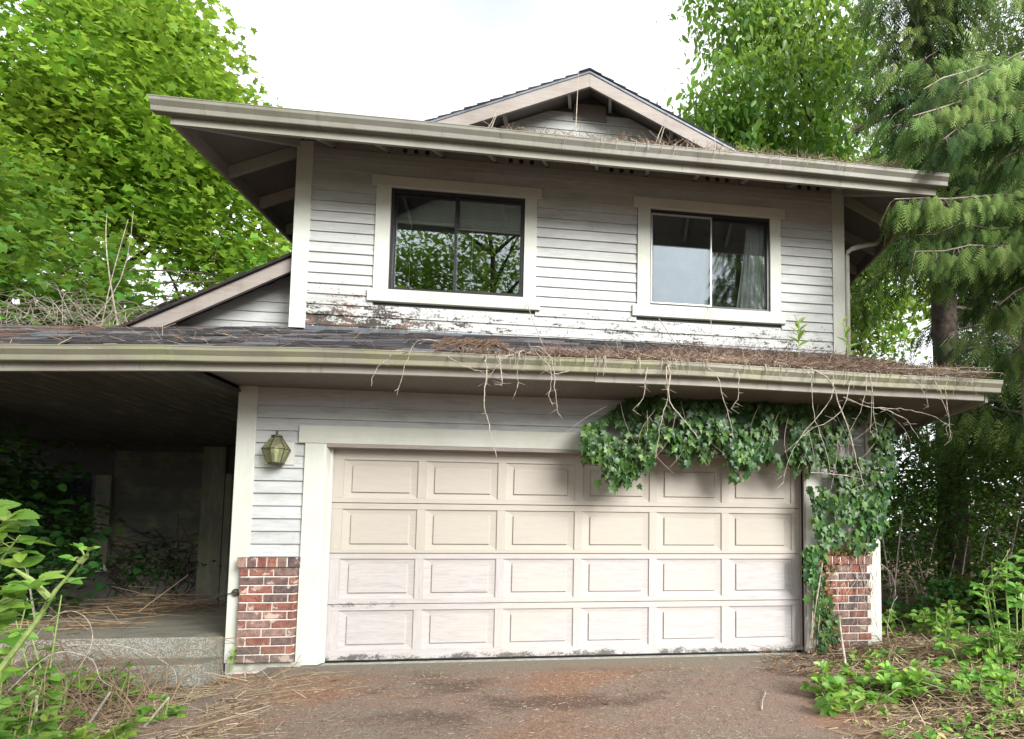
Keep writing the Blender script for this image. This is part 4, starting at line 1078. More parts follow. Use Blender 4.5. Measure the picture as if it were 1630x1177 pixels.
# --- western red cedar on the right: dark trunk, long boughs, hanging sprays
def cedar(base, label, boughs, trunk, tr, per=34, lsz=0.42, hang=1.0):
    root = thing('cedar_tree', label, 'tree', base)
    B = np.array(base)
    tb = MB(); tp = [Vector(p) - Vector(base) for p in trunk]
    tb.tube(tp, tr, tr * .45, 10); tb.build('trunk', M['bark'], root, smooth=True)
    P = []; D = []; Nn = []; S = []; RV = []
    bb = MB(); hw = MB()
    for (a, b, sag, wd, dens) in boughs:
        a = np.array(a) - B; b = np.array(b) - B; L = np.linalg.norm(b - a)
        pts = []
        for t in np.linspace(0, 1, 9): pts.append(a + (b - a) * t + np.array([0, 0, sag * L * (math.sin(PI * min(1, t * 0.9)) * 0.35 - 0.25 * t * t)]) + rng.normal(size=3) * 0.03)
        bb.tube([tuple(p) for p in pts], 0.035, 0.006, 5)
        ax = (b - a) / L; side = np.cross(ax, [0, 0, 1]); side /= np.linalg.norm(side) + 1e-9
        n = int(per * dens * L)
        bshade = rng.uniform(0.0, 0.35)
        for _ in range(n):
            t = rng.uniform(0.12, 1.0); k = t * 8; i = min(7, int(k)); p = pts[i] + (pts[i + 1] - pts[i]) * (k - i)
            s = rng.choice([-1, 1]); w = wd * (0.35 + 0.65 * math.sin(PI * min(1, t * 1.05))) * rng.random() ** 0.7
            q = p + side * s * w + np.array([0, 0, -0.30 * w - rng.random() * 0.22 * hang]) + ax * w * 0.5
            d = side * s * rng.uniform(.2, .9) + ax * rng.uniform(.3, .9) + np.array([0, 0, -rng.uniform(.35, 1.25) * hang])
            nn = np.array([rng.normal() * .35, rng.normal() * .35 - 0.25, 1.0])
            P.append(q); D.append(d); Nn.append(nn); S.append(lsz * rng.uniform(.55, 1.15)); RV.append(np.clip(bshade * .6 + .75 * t * w / wd + rng.random() * 0.35, 0, 1))  # inner fronds get darker colour, standing in for shade inside the boughs
            if rng.random() < 0.07: hw.tube([tuple(p), tuple((p + q) / 2 + np.array([0, 0, .03])), tuple(q)], .007, .003, 4)
    scatter('foliage', CEDAR, np.array(P), frames(np.array(D), np.array(Nn)), np.array(S), LM['cedar'], root, np.array(RV))
    bb.build('boughs', M['bark_grey'], root)
    if hw.v: hw.build('twigs', M['bark_grey'], root, kind='stuff')
    return root
bo = []
trk = [(9.3, 4.3, 0), (9.3, 4.3, 3), (9.2, 4.25, 6), (9.0, 4.2, 9), (8.8, 4.2, 12), (8.7, 4.2, 16)]
for i in range(170):
    z = rng.uniform(3.2, 13.8); t = z
    tx = np.interp(z, [0, 3, 6, 9, 12, 16], [9.3, 9.3, 9.2, 9.0, 8.8, 8.7])
    az = rng.uniform(-2.9, 0.6) if rng.random() < 0.8 else rng.uniform(-PI, PI)      # mostly towards the light in front
    L = rng.uniform(1.3, 2.9) * (1.1 - z / 30)
    dx, dy = math.cos(az) * L, math.sin(az) * L
    if tx + dx < 6.9 and z < 6.2: continue                                      # keep off the roofs
    if tx + dx < 7.6 and 5.0 < z < 7.4: continue
    if tx + dx < 9.0 and 3.4 < z - .25 * L < 6.0: continue
    bo.append(((tx, 4.25, z), (tx + dx, 4.25 + dy, z - 0.25 * L), 0.3, 0.75, 1.0))
cedar((9.3, 4.3, 0.1), 'big cedar with dark trunk and drooping frond boughs at the right of the house', bo, trk, 0.30, per=32, lsz=0.42)
# the bough that reaches over the upper gutter and the ones in front of the wall, from a nearer cedar out of frame
near = [((9.9, 1.1, 6.0), (7.35, .9, 5.25), .2, .55, 1.2), ((9.9, 1.1, 5.2), (7.5, .8, 4.55), .2, .5, 1.2), ((9.6, 1.0, 7.4), (6.15, -0.25, 6.15), 0.2, 0.42, 1.7), ((9.6, 1.0, 7.0), (6.45, -0.3, 5.95), 0.22, 0.45, 1.6), ((9.6, 1.1, 7.9), (6.5, .2, 6.9), .22, .5, 1.3),
        ((9.6, 1.1, 6.1), (5.95, -.1, 5.12), 0.08, 0.30, 1.5), ((9.7, 1.0, 5.2), (6.2, -.1, 4.6), 0.10, 0.34, 1.3), ((9.9, 1.1, 8.3), (6.85, -0.1, 6.75), 0.25, 0.62, 1.5), ((9.9, 1.1, 7.6), (7.15, 0.4, 6.5), 0.3, 0.6, 1.2), ((9.9, 1.1, 6.9), (7.6, 0.2, 6.1), 0.3, 0.7, 1.3), ((9.9, 1.1, 6.4), (8.1, -0.3, 5.3), 0.3, 0.6, 1.4),
        ((9.9, 1.1, 5.6), (6.25, 0.2, 4.95), 0.12, 0.34, 1.1), ((9.9, 1.1, 5.3), (6.75, 0.5, 4.62), 0.15, 0.40, 1.0), ((9.9, 1.1, 5.0), (7.5, 0.3, 4.3), 0.2, 0.5, 1.2), ((9.9, 1.2, 4.5), (7.9, 0.6, 3.7), 0.2, 0.5, 1.2),
        ((9.9, 1.1, 8.0), (8.0, -0.6, 7.0), 0.3, 0.7, 1.3), ((9.9, 1.1, 6.6), (8.3, 0.3, 5.7), 0.3, 0.7, 1.2), ((9.9, 1.1, 5.3), (8.3, -0.2, 4.3), 0.2, 0.6, 1.2), ((9.9, 1.1, 10.4), (8.8, 0, 9.6), 0.3, 0.7, 1.2), ((9.9, 1.1, 9.8), (9.4, -1.0, 8.4), 0.3, 0.7, 1.2), ((9.9, 1.1, 7.0), (9.3, -1.0, 5.6), 0.3, 0.7, 1.2),
        ((9.9, 1.1, 9.0), (7.6, 0.2, 8.2), 0.3, 0.7, 1.3), ((9.9, 1.1, 9.6), (8.2, -0.2, 8.9), 0.3, 0.7, 1.3), ((9.9, 1.1, 8.6), (8.7, -0.8, 7.4), 0.3, 0.7, 1.2), ((9.9, 1.1, 7.3), (8.6, -0.6, 6.2), 0.3, 0.7, 1.2), ((9.9, 1.1, 4.1), (8.6, 0.2, 3.2), 0.2, 0.5, 1.0), ((9.9, 1.1, 6.0), (8.4, -0.2, 4.9), 0.2, 0.6, 1.0)]
cedar((10.2, 1.1, 0.1), 'nearer cedar at the right edge whose feathery boughs hang over the upper gutter', near, [(10.2, 1.1, -.1), (10.15, 1.1, 4), (9.95, 1.1, 8), (9.9, 1.1, 11)], 0.22, per=92, lsz=0.26)
ms = thing('mossy_tree', 'pale mossy trunk standing at the right edge of the picture below the cedar boughs', 'tree', (8.12, 0.5, 0.05))
MB().tube([(0, 0, 0), (-.02, 0, 1.2), (.03, 0, 2.2), (-.03, 0, 2.9), (.02, .05, 3.8), (.3, .2, 5.2)], .13, .09, 10).build('trunk', M['bark_grey'], ms, smooth=True)
n = 900; tt = rng.uniform(1.6, 4.0, n); th = rng.normal(PI * 1.15, .55, n)
P = np.stack([.125 * np.cos(th), .125 * np.sin(th), tt], 1)[nz3(np.stack([np.cos(th), th, tt], 1), 2.2) > 0.0]
scatter('moss', twig_t(.12), P, frames(rdirs(len(P), -.5), rdirs(len(P))), rng.uniform(.02, .06, len(P)), M['moss'], ms)

# --- shrubs and shaded undergrowth at the right, trees beyond
def mass(name, label, cat, blobs, n, lsz, tmpl, mat, loc, per=18, cs=(.18, .18, .12), gap=-.3, gs=.8, stems=14, shell=.5, up=1.0, droop=.3, seed=0):
    root = thing(name, label, cat, loc)
    C = blob_points(blobs, n, shell); C = C[nz3(C, gs, seed) > gap]; C[:, 2] = np.maximum(C[:, 2], 0.12)
    C = C - np.array(loc)
    P = (C[:, None] + rng.normal(size=(len(C), per, 3)) * np.array(cs)).reshape(-1, 3); k = len(P)
    scatter('foliage', tmpl, P, leaf_frames(k, up, droop), lsz * rng.uniform(.6, 1.2, k), LM[mat], root, np.clip(np.repeat(rng.random(len(C)) * .6, per) + rng.random(k) * .4, 0, 1))
    sb = MB()
    for q in C[rng.choice(len(C), min(stems, len(C)), replace=False)]:
        b0 = Vector((q[0] * 0.8 + rng.normal() * .2, q[1] * .8, 0)); sb.tube(bend(b0, q, -.05, .15, 5), .018, .005, 5)
    sb.build('stems', M['bark_grey'], root, kind='stuff')
    return root
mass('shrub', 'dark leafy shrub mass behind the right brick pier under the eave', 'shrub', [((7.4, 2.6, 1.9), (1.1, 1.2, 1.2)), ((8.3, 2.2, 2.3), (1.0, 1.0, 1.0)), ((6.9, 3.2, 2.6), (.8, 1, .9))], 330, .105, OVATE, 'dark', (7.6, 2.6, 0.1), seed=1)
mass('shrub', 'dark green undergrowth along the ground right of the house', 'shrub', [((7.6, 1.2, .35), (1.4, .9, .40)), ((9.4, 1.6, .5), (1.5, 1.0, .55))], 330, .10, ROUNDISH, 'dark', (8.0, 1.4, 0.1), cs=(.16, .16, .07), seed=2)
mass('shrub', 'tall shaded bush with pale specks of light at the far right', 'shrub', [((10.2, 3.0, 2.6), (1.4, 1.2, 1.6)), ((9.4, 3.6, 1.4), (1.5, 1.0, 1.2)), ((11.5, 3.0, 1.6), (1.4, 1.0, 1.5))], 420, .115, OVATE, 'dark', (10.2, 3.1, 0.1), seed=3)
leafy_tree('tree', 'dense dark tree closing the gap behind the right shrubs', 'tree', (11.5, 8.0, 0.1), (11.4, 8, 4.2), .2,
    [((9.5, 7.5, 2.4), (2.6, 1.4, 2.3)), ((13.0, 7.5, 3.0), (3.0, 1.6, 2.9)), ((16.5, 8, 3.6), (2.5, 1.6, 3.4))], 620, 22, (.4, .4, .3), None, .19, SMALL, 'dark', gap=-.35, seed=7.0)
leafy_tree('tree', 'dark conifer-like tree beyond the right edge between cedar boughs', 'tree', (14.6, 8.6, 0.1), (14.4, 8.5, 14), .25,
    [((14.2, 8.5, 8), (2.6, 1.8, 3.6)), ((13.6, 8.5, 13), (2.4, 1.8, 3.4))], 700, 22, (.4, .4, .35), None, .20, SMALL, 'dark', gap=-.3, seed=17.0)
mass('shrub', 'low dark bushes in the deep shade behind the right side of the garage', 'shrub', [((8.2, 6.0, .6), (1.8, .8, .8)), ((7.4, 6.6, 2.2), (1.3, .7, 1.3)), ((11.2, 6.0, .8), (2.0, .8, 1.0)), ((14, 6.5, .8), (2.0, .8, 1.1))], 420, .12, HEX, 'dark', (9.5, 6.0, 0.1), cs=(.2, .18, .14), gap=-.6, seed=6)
# left side, behind and beside the porch
mass('shrub', 'dark glossy bush in the shade at the left end of the porch', 'shrub', [((-4.0, 1.6, 1.2), (.75, .8, 1.1)), ((-4.4, 1.0, 1.9), (.7, .6, .7))], 210, .105, ROUNDISH, 'dark', (-4.0, 1.6, 0.1), seed=4)
mass('hedge', 'light green bushy growth rising behind the porch roof at the left', 'hedge', [((-6.5, 3.6, 3.2), (1.9, .8, 1.0)), ((-4.9, 3.9, 3.3), (1.4, .8, .85)), ((-8.5, 3.8, 3.4), (1.8, .8, 1.5))], 420, .13, MAPLE, 'maple', (-6.3, 3.8, 0.1), cs=(.25, .2, .14), gap=-.2, seed=5)

# distant trees that close the horizon: read as one mass
def treeline():
    P = []
    for k in range(150):
        a = rng.uniform(-1.45, 1.45); r = rng.uniform(30, 44); x, y = 2.5 + math.sin(a) * r * 1.3, math.cos(a) * r
        h = rng.uniform(4.0, 7.5)
        q = rdirs(60) * np.array([2.6, 2.2, h * .5]); q = q + np.array([x, y, h * .48]); P.append(q)
    P = np.concatenate(P); P[:, 2] = np.maximum(P[:, 2], .2); n = len(P)
    scatter('treeline', SMALL, P, leaf_frames(n, .6, .2), rng.uniform(.7, 1.6, n), LM['dark'], None, kind='stuff', label='far dark treeline beyond the garden', category='treeline')
treeline()
leafy_tree('tree', 'unseen leafy tree added on the right to throw shade on the undergrowth', 'tree', (11.9, -4.2, 0), (11.8, -4.2, 6.5), .18,  # out-of-view crown added to block light from the undergrowth
    [((11.6, -4.0, 5.9), (2.9, 1.7, 2.3)), ((13.5, -3.0, 5.2), (2.0, 1.6, 2.2))], 420, 20, (.35, .35, .25), None, .26, SMALL, 'cherry', gap=-.4, seed=31.0)
leafy_tree('tree', 'unseen leafy tree added on the left to shade the porch', 'tree', (-4.6, -4.6, 0), (-4.2, -4.3, 5.2), .16,  # out-of-view crown added to darken the porch
    [((-3.7, -4.0, 4.9), (2.7, 1.5, 1.5)), ((-6.2, -3.5, 4.0), (1.9, 1.6, 2.0))], 430, 20, (.35, .35, .25), None, .28, SMALL, 'maple', gap=-.4, seed=33.0)
# trees across the drive: they stand behind the camera and show in the window panes
leafy_tree('tree', 'leafy tree across the drive, seen mirrored in the left upper window', 'tree', (-1.8, -17, 0), (-1.8, -17, 13), .3,
    [((-2.4, -17, 12.5), (4.2, 2.4, 4.6)), ((-5.4, -17, 9), (3.2, 2.2, 4.2)), ((1.0, -16.6, 9.5), (2.2, 1.8, 3.2))], 820, 22, (.38, .38, .30), None, .30, SMALL, 'cherry', gap=-.34, gaps=.45, seed=21.0)
cb = []
for z in np.linspace(2.5, 17.2, 46):
    L = 2.9 * (1 - z / 18.5) + .35
    for q in range(3):
        a = rng.uniform(0, 2 * PI); cb.append(((8.7, -18, z), (8.7 + L * math.cos(a), -18 + L * math.sin(a), z - .35 * L), .2, .5, .9))
cedar((8.7, -18, 0), 'slender conifer across the drive, seen mirrored in the right upper window', cb, [(8.7, -18, 0), (8.7, -18, 9), (8.7, -18, 17.6)], .2, per=16, lsz=.7)

# ------------------------------------------------------------------ ivy over the garage and the right pier
ivy = thing('ivy', 'glossy dark ivy hanging over the garage header and down the right pier', 'ivy', (4.2, -0.15, 2.1))
IV0 = np.array((4.2, -0.15, 2.1))
xlow = [2.55, 2.62, 2.80, 3.05, 3.20, 3.27, 3.33, 3.50, 3.62, 3.90, 4.08, 4.22, 4.40, 4.60, 4.84, 4.92, 5.0, 5.30, 5.60, 5.72, 5.90]
zlow = [2.05, 1.90, 1.80, 1.90, 2.05, 2.34, 2.22, 2.02, 2.08, 2.16, 1.90, 1.97, 2.14, 2.08, 2.05, 1.60, 1.20, 1.16, 1.13, 1.35, 2.05]
P = []; Nn = []; D = []
while len(P) < 3900:
    x = rng.uniform(2.5, 5.84); zl_ = np.interp(x, xlow, zlow) + rng.normal() * .05 + .06 * noise.noise((x * 9, 0, 0))
    ztop = 2.72 if x > 2.95 else np.interp(x, [2.5, 2.7, 2.95], [2.35, 2.50, 2.72])
    z = rng.uniform(max(zl_, .3), ztop)
    if nz3([(x, 0, z)], 3.4, 4.0)[0] < -0.27 and z < 2.5: continue
    if z > 2.45 and rng.random() < .35: continue
    # thickness: bulges out at its lower fringe, flat against the wall at the top
    hh = z - zl_
    th = (0.10 + 0.27 * math.exp(-((hh - .22) / .26) ** 2)) if x < 4.85 else 0.10 + 0.18 * math.exp(-((z - 2.2) / .5) ** 2)
    if x > 4.9 and z < 1.5: th = .12
    th *= 1 + .5 * nz3([(x, 3, z)], 3.5)[0]
    y = -0.06 - th * (0.35 + 0.65 * rng.random() ** .5)
    if x > 5.05 and z < 1.10: continue
    P.append((x, y, z))
    Nn.append((rng.normal() * .45, -1.0, .55 + rng.normal() * .4)); D.append((rng.normal() * .45, -.25 + rng.normal() * .15, -1.0))
# strand running down the left side of the right pier
for _ in range(300):
    z = rng.uniform(.08, 1.18); x = 5.02 + .07 * math.sin(z * 5) + rng.normal() * .055 + (.10 * max(0, .4 - z))
    P.append((x, -.10 - .07 * rng.random(), z)); Nn.append((rng.normal() * .5, -1, .4)); D.append((rng.normal() * .5, -.2, -1))
P = np.array(P); Fm = frames(np.array(D, float), np.array(Nn, float)); S = rng.uniform(.035, .105, len(P))
front = np.argsort(P[:, 1] - 0.15 * (P[:, 2] < 2.4))[:290]
ivm = to_mesh('ivy_leaf', IVY, LM['ivy_i'])
for i in front: empty_mesh_copy('leaf', ivm, ivy, mat4(Fm[i], list(P[i] - IV0), float(S[i])))
rest_i = np.setdiff1d(np.arange(len(P)), front)
scatter('leaves', IVY, P[rest_i] - IV0, Fm[rest_i], S[rest_i], LM['ivy'], ivy, kind='stuff')
st = MB()
for k in range(26):
    x = rng.uniform(2.8, 5.7); zb0 = np.interp(x, xlow, zlow)
    st.tube(bend(np.array((x + rng.normal() * .1, -.05, 2.68)) - IV0, np.array((x, -.12, zb0 + .05)) - IV0, 0, .1, 6), .008, .003, 5)
for k in range(9): st.tube(bend(np.array((5.05 + rng.normal() * .05, -.08, 1.2)) - IV0, np.array((4.98 + rng.normal() * .08, -.13, .02)) - IV0, 0, .08, 7), .009, .004, 5)
for k in range(22):
    x = rng.uniform(5.1, 5.75); z = rng.uniform(.7, 1.25); st.tube(bend(np.array((x, -.14, z)) - IV0, np.array((x + rng.normal() * .12, -.15, max(.06, z - rng.uniform(.2, .8)))) - IV0, 0, .25, 6), .004, .002, 4)
for k in range(30):
    x = rng.uniform(2.7, 5.7); zt_ = rng.uniform(2.2, 2.65); zb0 = np.interp(x, xlow, zlow)
    st.tube(bend(np.array((x, -.38, zt_)) - IV0, np.array((x + rng.normal() * .2, -.36, max(zb0 - .08, zt_ - rng.uniform(.2, .6)))) - IV0, 0, .25, 6), .0035, .0015, 4)
st.build('stems', M['dry_vine'], ivy, kind='stuff')
n = 210; x = rng.uniform(5.08, 5.62, n); z = 1.05 + np.abs(rng.normal(size=n)) * .07; x2 = rng.normal(5.10, .07, 240); z2 = rng.uniform(.05, 1.0, 240)
P = np.concatenate([np.stack([x, rng.uniform(-.15, -.02, n), z], 1), np.stack([x2, rng.uniform(-.17, -.11, 240), z2], 1)]) - IV0
scatter('withered_leaves', IVY, P, frames(rdirs(len(P), -.6), rdirs(len(P), .2)), rng.uniform(.025, .055, len(P)), LM['ivy_dry'], ivy, kind='stuff')

# creeper on the porch back wall
cr_ = thing('creeper', 'thin leafless creeper spread over the shaded porch back wall', 'creeper', (-3.7, 3.48, .3))
cbm = MB()
for k in range(26):
    x0, z0 = rng.uniform(-.6, .5), rng.uniform(0, .3)
    cbm.tube([(x0 + t * rng.normal() * .5 + .1 * math.sin(t * 6 + k), 0, z0 + t * rng.uniform(.3, 1.2)) for t in np.linspace(0, 1, 7)], .009, .003, 4)
cbm.build('stems', M['bark'], cr_)
P = np.stack([rng.normal(0, .35, 260), rng.uniform(-.06, -.01, 260), .55 + rng.normal(0, .16, 260) + .0], 1)
scatter('leaves', ROUNDISH, P, leaf_frames(260, .3, .5), rng.uniform(.04, .08, 260), LM['dark'], cr_, kind='stuff')

# ------------------------------------------------------------------ dry vines hanging from the gutters (one object each)
VA= [[(1.45,-.5,3.02),(1.18, -1.0, 2.94), (1.06, -1.0, 2.89), (1.02, -1.0, 2.8), (0.97, -1.0, 2.64), (0.93, -1.0, 2.44)], [(1.1,-.7,2.9),(0.94, -1.0, 2.83), (0.85, -1.0, 2.76), (0.74, -1.0, 2.62), (0.72, -1.0, 2.51)], [(1.6,-.7,2.93),(1.66, -1.0, 2.8), (1.67, -1.0, 2.68), (1.66, -1.0, 2.53), (1.66, -1.0, 2.37), (1.69, -1.0, 2.24), (1.72, -1.0, 2.11), (1.77, -1.0, 1.92)], [(1.95,-.7,2.92),(1.85, -1.0, 2.84), (1.78, -1.0, 2.76), (1.69, -1.0, 2.64), (1.67, -1.0, 2.56)], [(1.77, -1.0, 2.83), (1.8, -1.0, 2.61), (1.8, -1.0, 2.56)], [(2.0,-.75,2.95),(1.94, -1.0, 2.86), (1.93, -1.0, 2.71), (1.93, -1.0, 2.59), (1.91, -1.0, 2.48)], [(2.05,-.8,2.95),(2.14, -1.0, 2.82), (2.22, -1.0, 2.71), (2.22, -1.0, 2.59), (2.21, -1.0, 2.48), (2.24, -1.0, 2.4)], [(1.95,-.8,2.92),(2.09, -1.0, 2.93), (2.2, -1.0, 2.84), (2.25, -1.0, 2.69), (2.26, -1.0, 2.51), (2.28, -1.0, 2.36), (2.31, -1.0, 2.3)], [(2.37, -1.0, 2.72), (2.26, -1.0, 2.68), (2.2, -1.0, 2.69),(2.15,-.95,2.8)], [(1.3,-.9,2.85),(1.42, -1.0, 2.74), (1.56, -1.0, 2.69), (1.69, -1.0, 2.69)]]
VB= [[(3.2,-.7,2.92),(3.28, -1.0, 2.8), (3.29, -1.0, 2.48), (3.42, -1.0, 2.31), (3.55, -1.0, 2.14)], [(3.25,-1.0,2.8),(3.27, -1.0, 2.5), (3.22, -1.0, 2.34), (3.19, -1.0, 2.15), (3.16, -1.0, 1.94)], [(3.1,-.85,2.88),(3.06, -1.0, 2.65), (3.04, -1.0, 2.49), (2.95, -1.0, 2.38)], [(3.5,-.7,2.93),(3.7, -1.0, 2.76), (3.8, -1.0, 2.49), (3.86, -1.0, 2.29), (3.88, -1.0, 2.16)], [(3.95,-.8,2.9),(3.94, -1.0, 2.71), (3.92, -1.0, 2.52), (3.86, -1.0, 2.43)], [(4.6,-.7,2.9),(4.64, -1.0, 2.76), (4.65, -1.0, 2.48), (4.7, -1.0, 2.27), (4.78, -1.0, 2.06), (4.82, -1.0, 1.84)], [(4.4,-.6,3.05),(4.78, -1.0, 2.77), (4.9, -1.0, 2.54), (5.02, -1.0, 2.21), (5.09, -1.0, 1.95), (5.15, -1.0, 1.74)], [(4.9,-.9,2.85),(4.83, -1.0, 2.56), (4.66, -1.0, 2.34), (4.44, -1.0, 2.05), (4.36, -1.0, 1.75)], [(5.1,-.9,2.85),(4.93, -1.0, 2.43), (4.66, -1.0, 2.27), (4.37, -1.0, 2.03)], [(5.2,-.7,2.95),(5.23, -1.0, 2.79), (5.24, -1.0, 2.55), (5.22, -1.0, 2.25)], [(5.25,-.7,2.95),(5.2, -1.0, 2.74), (5.12, -1.0, 2.45), (5.02, -1.0, 2.26)], [(4.63, -1.0, 1.85), (4.94, -1.0, 1.83), (5.14, -1.0, 1.79)], [(5.22,-.7,2.9),(5.24, -1.0, 2.72), (5.26, -1.0, 2.43), (5.29, -1.0, 2.22)]]
VC= [[(5.0,-.9,2.6),(5.22, -1.0, 2.49), (5.39, -1.0, 2.49), (5.54, -1.0, 2.49), (5.69, -1.0, 2.46), (5.88, -1.0, 2.42), (6.01, -1.0, 2.36)], [(5.32, -1.0, 2.48), (5.44, -1.0, 2.45), (5.59, -1.0, 2.38), (5.64, -1.0, 2.31), (5.72, -1.0, 2.2)], [(6.0,-.7,2.95),(6.03, -1.0, 2.82), (6.01, -1.0, 2.71), (6.03, -1.0, 2.5), (6.04, -1.0, 2.36), (6.01, -1.0, 2.31), (6.02, -1.0, 2.23)], [(5.9,-.8,2.9),(5.94, -1.0, 2.73), (5.98, -1.0, 2.59), (6.02, -1.0, 2.46), (6.04, -1.0, 2.35), (6.06, -1.0, 2.2)], [(5.5,-.8,2.88),(5.64, -1.0, 2.8), (5.75, -1.0, 2.71), (5.8, -1.0, 2.63), (5.83, -1.0, 2.52)], [(6.1,-.8,2.88),(6.26, -1.0, 2.8), (6.32, -1.0, 2.7), (6.37, -1.0, 2.65)], [(5.3,-.8,2.9),(5.64, -.9, 2.92), (6.1, -.95, 2.93), (6.5, -1.0, 2.94)], [(5.9,-.8,2.87),(6.16, -1.0, 2.88), (6.63, -1.0, 2.89)]]
thick = {2: 1.3, 10: 1.6, 16: 2.0}
vines = []
for i, pl in enumerate(VA + VB + VC):
    pl = smooth(pl, 3); base = Vector(pl[0]); x = base.x
    where = 'left of the ivy' if x < 2.5 else ('over the ivy' if x < 4.85 else 'near the right end')
    kind_ = 'long' if sum((Vector(a) - Vector(b)).length for a, b in zip(pl[:-1], pl[1:])) > .75 else 'short'
    v = thing('dry_vine', 'pending', 'vine', tuple(base), 'dry vines hanging from the lower gutter'); vines.append((v, kind_, where, sum(p.x for p in pl) / len(pl)))
    mb = MB(); pts = []
    for a in pl[:-1]: pts.append(a - base + Vector(rng.normal(size=3)) * .005)
    pts.append(Vector(pl[-1]) - base); k = thick.get(i, 1.0)
    mb.tube(pts, .0046 * k, .0018 * k, 5)
    for q in range(random.randint(4, 8)):
        a = pts[random.randint(2, len(pts) - 1)]; mb.tube([a, a + Vector((random.choice((-1, 1)) * random.uniform(.02, .09), random.uniform(-.03, .03), random.uniform(-.06, .03)))], .0025, .001, 4)
    mb.build('stem', M['dry_vine'], v)
ordn = ['first', 'second', 'third', 'fourth', 'fifth', 'sixth', 'seventh', 'eighth', 'ninth', 'tenth', 'eleventh', 'twelfth']
for w in ('left of the ivy', 'over the ivy', 'near the right end'):
    for kk in ('long', 'short'):
        for j, vv in enumerate(sorted([q for q in vines if q[1] == kk and q[2] == w], key=lambda q: q[3])):
            vv[0]['label'] = '%s from left of the %s bare vines under the lower gutter, %s' % (ordn[min(j, 11)], kk, w)
for q, (pl, lb) in enumerate([([(1.78, .80, 4.02), (1.92, .3, 3.6), (2.12, -.35, 3.06)], 'thin dark stem slanting from the left upper window sill down to the skirt roof'),
               ([(3.98, .81, 4.15), (3.96, .5, 3.6), (3.94, .1, 3.28)], 'thin dark stem hanging from the middle of the right upper window'),
               ([(3.35, .81, 3.93), (3.5, .4, 3.5), (3.68, -.2, 3.1)], 'thin dark stem slanting from the left end of the right upper sill')]):
    v = thing('vine_stem', lb, 'vine', pl[0]); MB().tube([Vector(p) - Vector(pl[0]) for p in pl], .005, .004, 4).build('stem', M['bark_grey'], v)
# tangle of dry bramble canes behind the wing roof at the left
tg = thing('bramble_tangle', 'tangle of bare dry canes lying on the left edge of the wing roof', 'brambles', (-3.0, 1.4, 3.6))
tm = MB()
for k in range(105):
    a = np.array((rng.uniform(-1.6, .3), rng.uniform(-.2, .4), rng.uniform(-.05, .2))); ang_ = rng.uniform(-.1, 3.2); L = rng.uniform(.3, 1.1)
    b = a + np.array((math.cos(ang_) * L, rng.normal() * .25, math.sin(ang_) * L * .5)); c = (a + b) / 2 + np.array((rng.normal() * .2, 0, rng.uniform(.1, .5)))
    pts = [(1 - t) ** 2 * a + 2 * t * (1 - t) * c + t * t * b + rng.normal(size=3) * .012 for t in np.linspace(0, 1, 8)]
    tm.tube([tuple(q) for q in pts], .0042, .0018, 4)
tm.build('canes', M['bark_grey'], tg, kind='stuff')
dp = MB()
for k in range(3):
    dp.tube(bend((rng.uniform(-.3, .2), 0, 0), (rng.uniform(-.4, .6), rng.normal() * .2, rng.uniform(.9, 1.5)), 0, .15, 6), .008, .003, 4)
dp.build('upright_canes', M['dry_vine'], tg)

# ------------------------------------------------------------------ litter on the roofs
def litter(name, n, fx, L, w, mat, flat=.25, **kw):
    P = fx(n); n = len(P); D = rdirs(n, 0, flat); N = rdirs(n, 1.5, .5)
    return scatter(name, twig_t(w), P, frames(D, N), rng.uniform(L[0], L[1], n), LM[mat], None, **kw)
def on_skirt(n):
    x = np.concatenate([rng.uniform(2.15, 6.55, int(n * .86)), rng.uniform(1.35, 2.3, int(n * .07)), rng.uniform(-5, 1, n - int(n * .86) - int(n * .07))])
    y = YF - .10 + np.abs(rng.normal(size=n)) * np.interp(x, [1, 2.3, 4.0, 5.4, 6.5], [.15, .30, .75, 1.0, .5])
    y = np.where(x < 1.0, rng.uniform(YF, 1.0, n), y)
    ok = (y < .84) & (y < YF + (6.66 - x) * 2.0)
    x, y = x[ok], y[ok]
    hump = .05 * np.exp(-((y + .8) / .35) ** 2) * np.clip((x - 2.2) / 1.5, 0, 1) + .05 * np.clip((x - 3.4) / 1.5, 0, 1) * rng.random(len(x))
    z = np.array([zs(a, max(b, YF)) for a, b in zip(x, y)]) + .018 + hump * rng.random(len(x))
    return np.stack([x, y, z], 1)
litter('needle_litter', 17000, on_skirt, (.03, .17), .030, 'needle', .3, kind='stuff', label='reddish conifer needle litter heaped on the right half of the skirt roof', category='litter')
def on_gut2(n):
    x = 1.55 + 4.6 * rng.random(n) ** .8; y = YE - .10 + np.abs(rng.normal(size=n)) * .20
    z = 5.515 + .46 * np.clip(y - YE, 0, 9) + .05 * rng.random(n) ** 2 + .035
    return np.stack([x, y, z], 1)
litter('needle_litter', 5200, on_gut2, (.03, .14), .035, 'needle', .5, kind='stuff', label='thin brown needle litter lying in the upper gutter', category='litter')
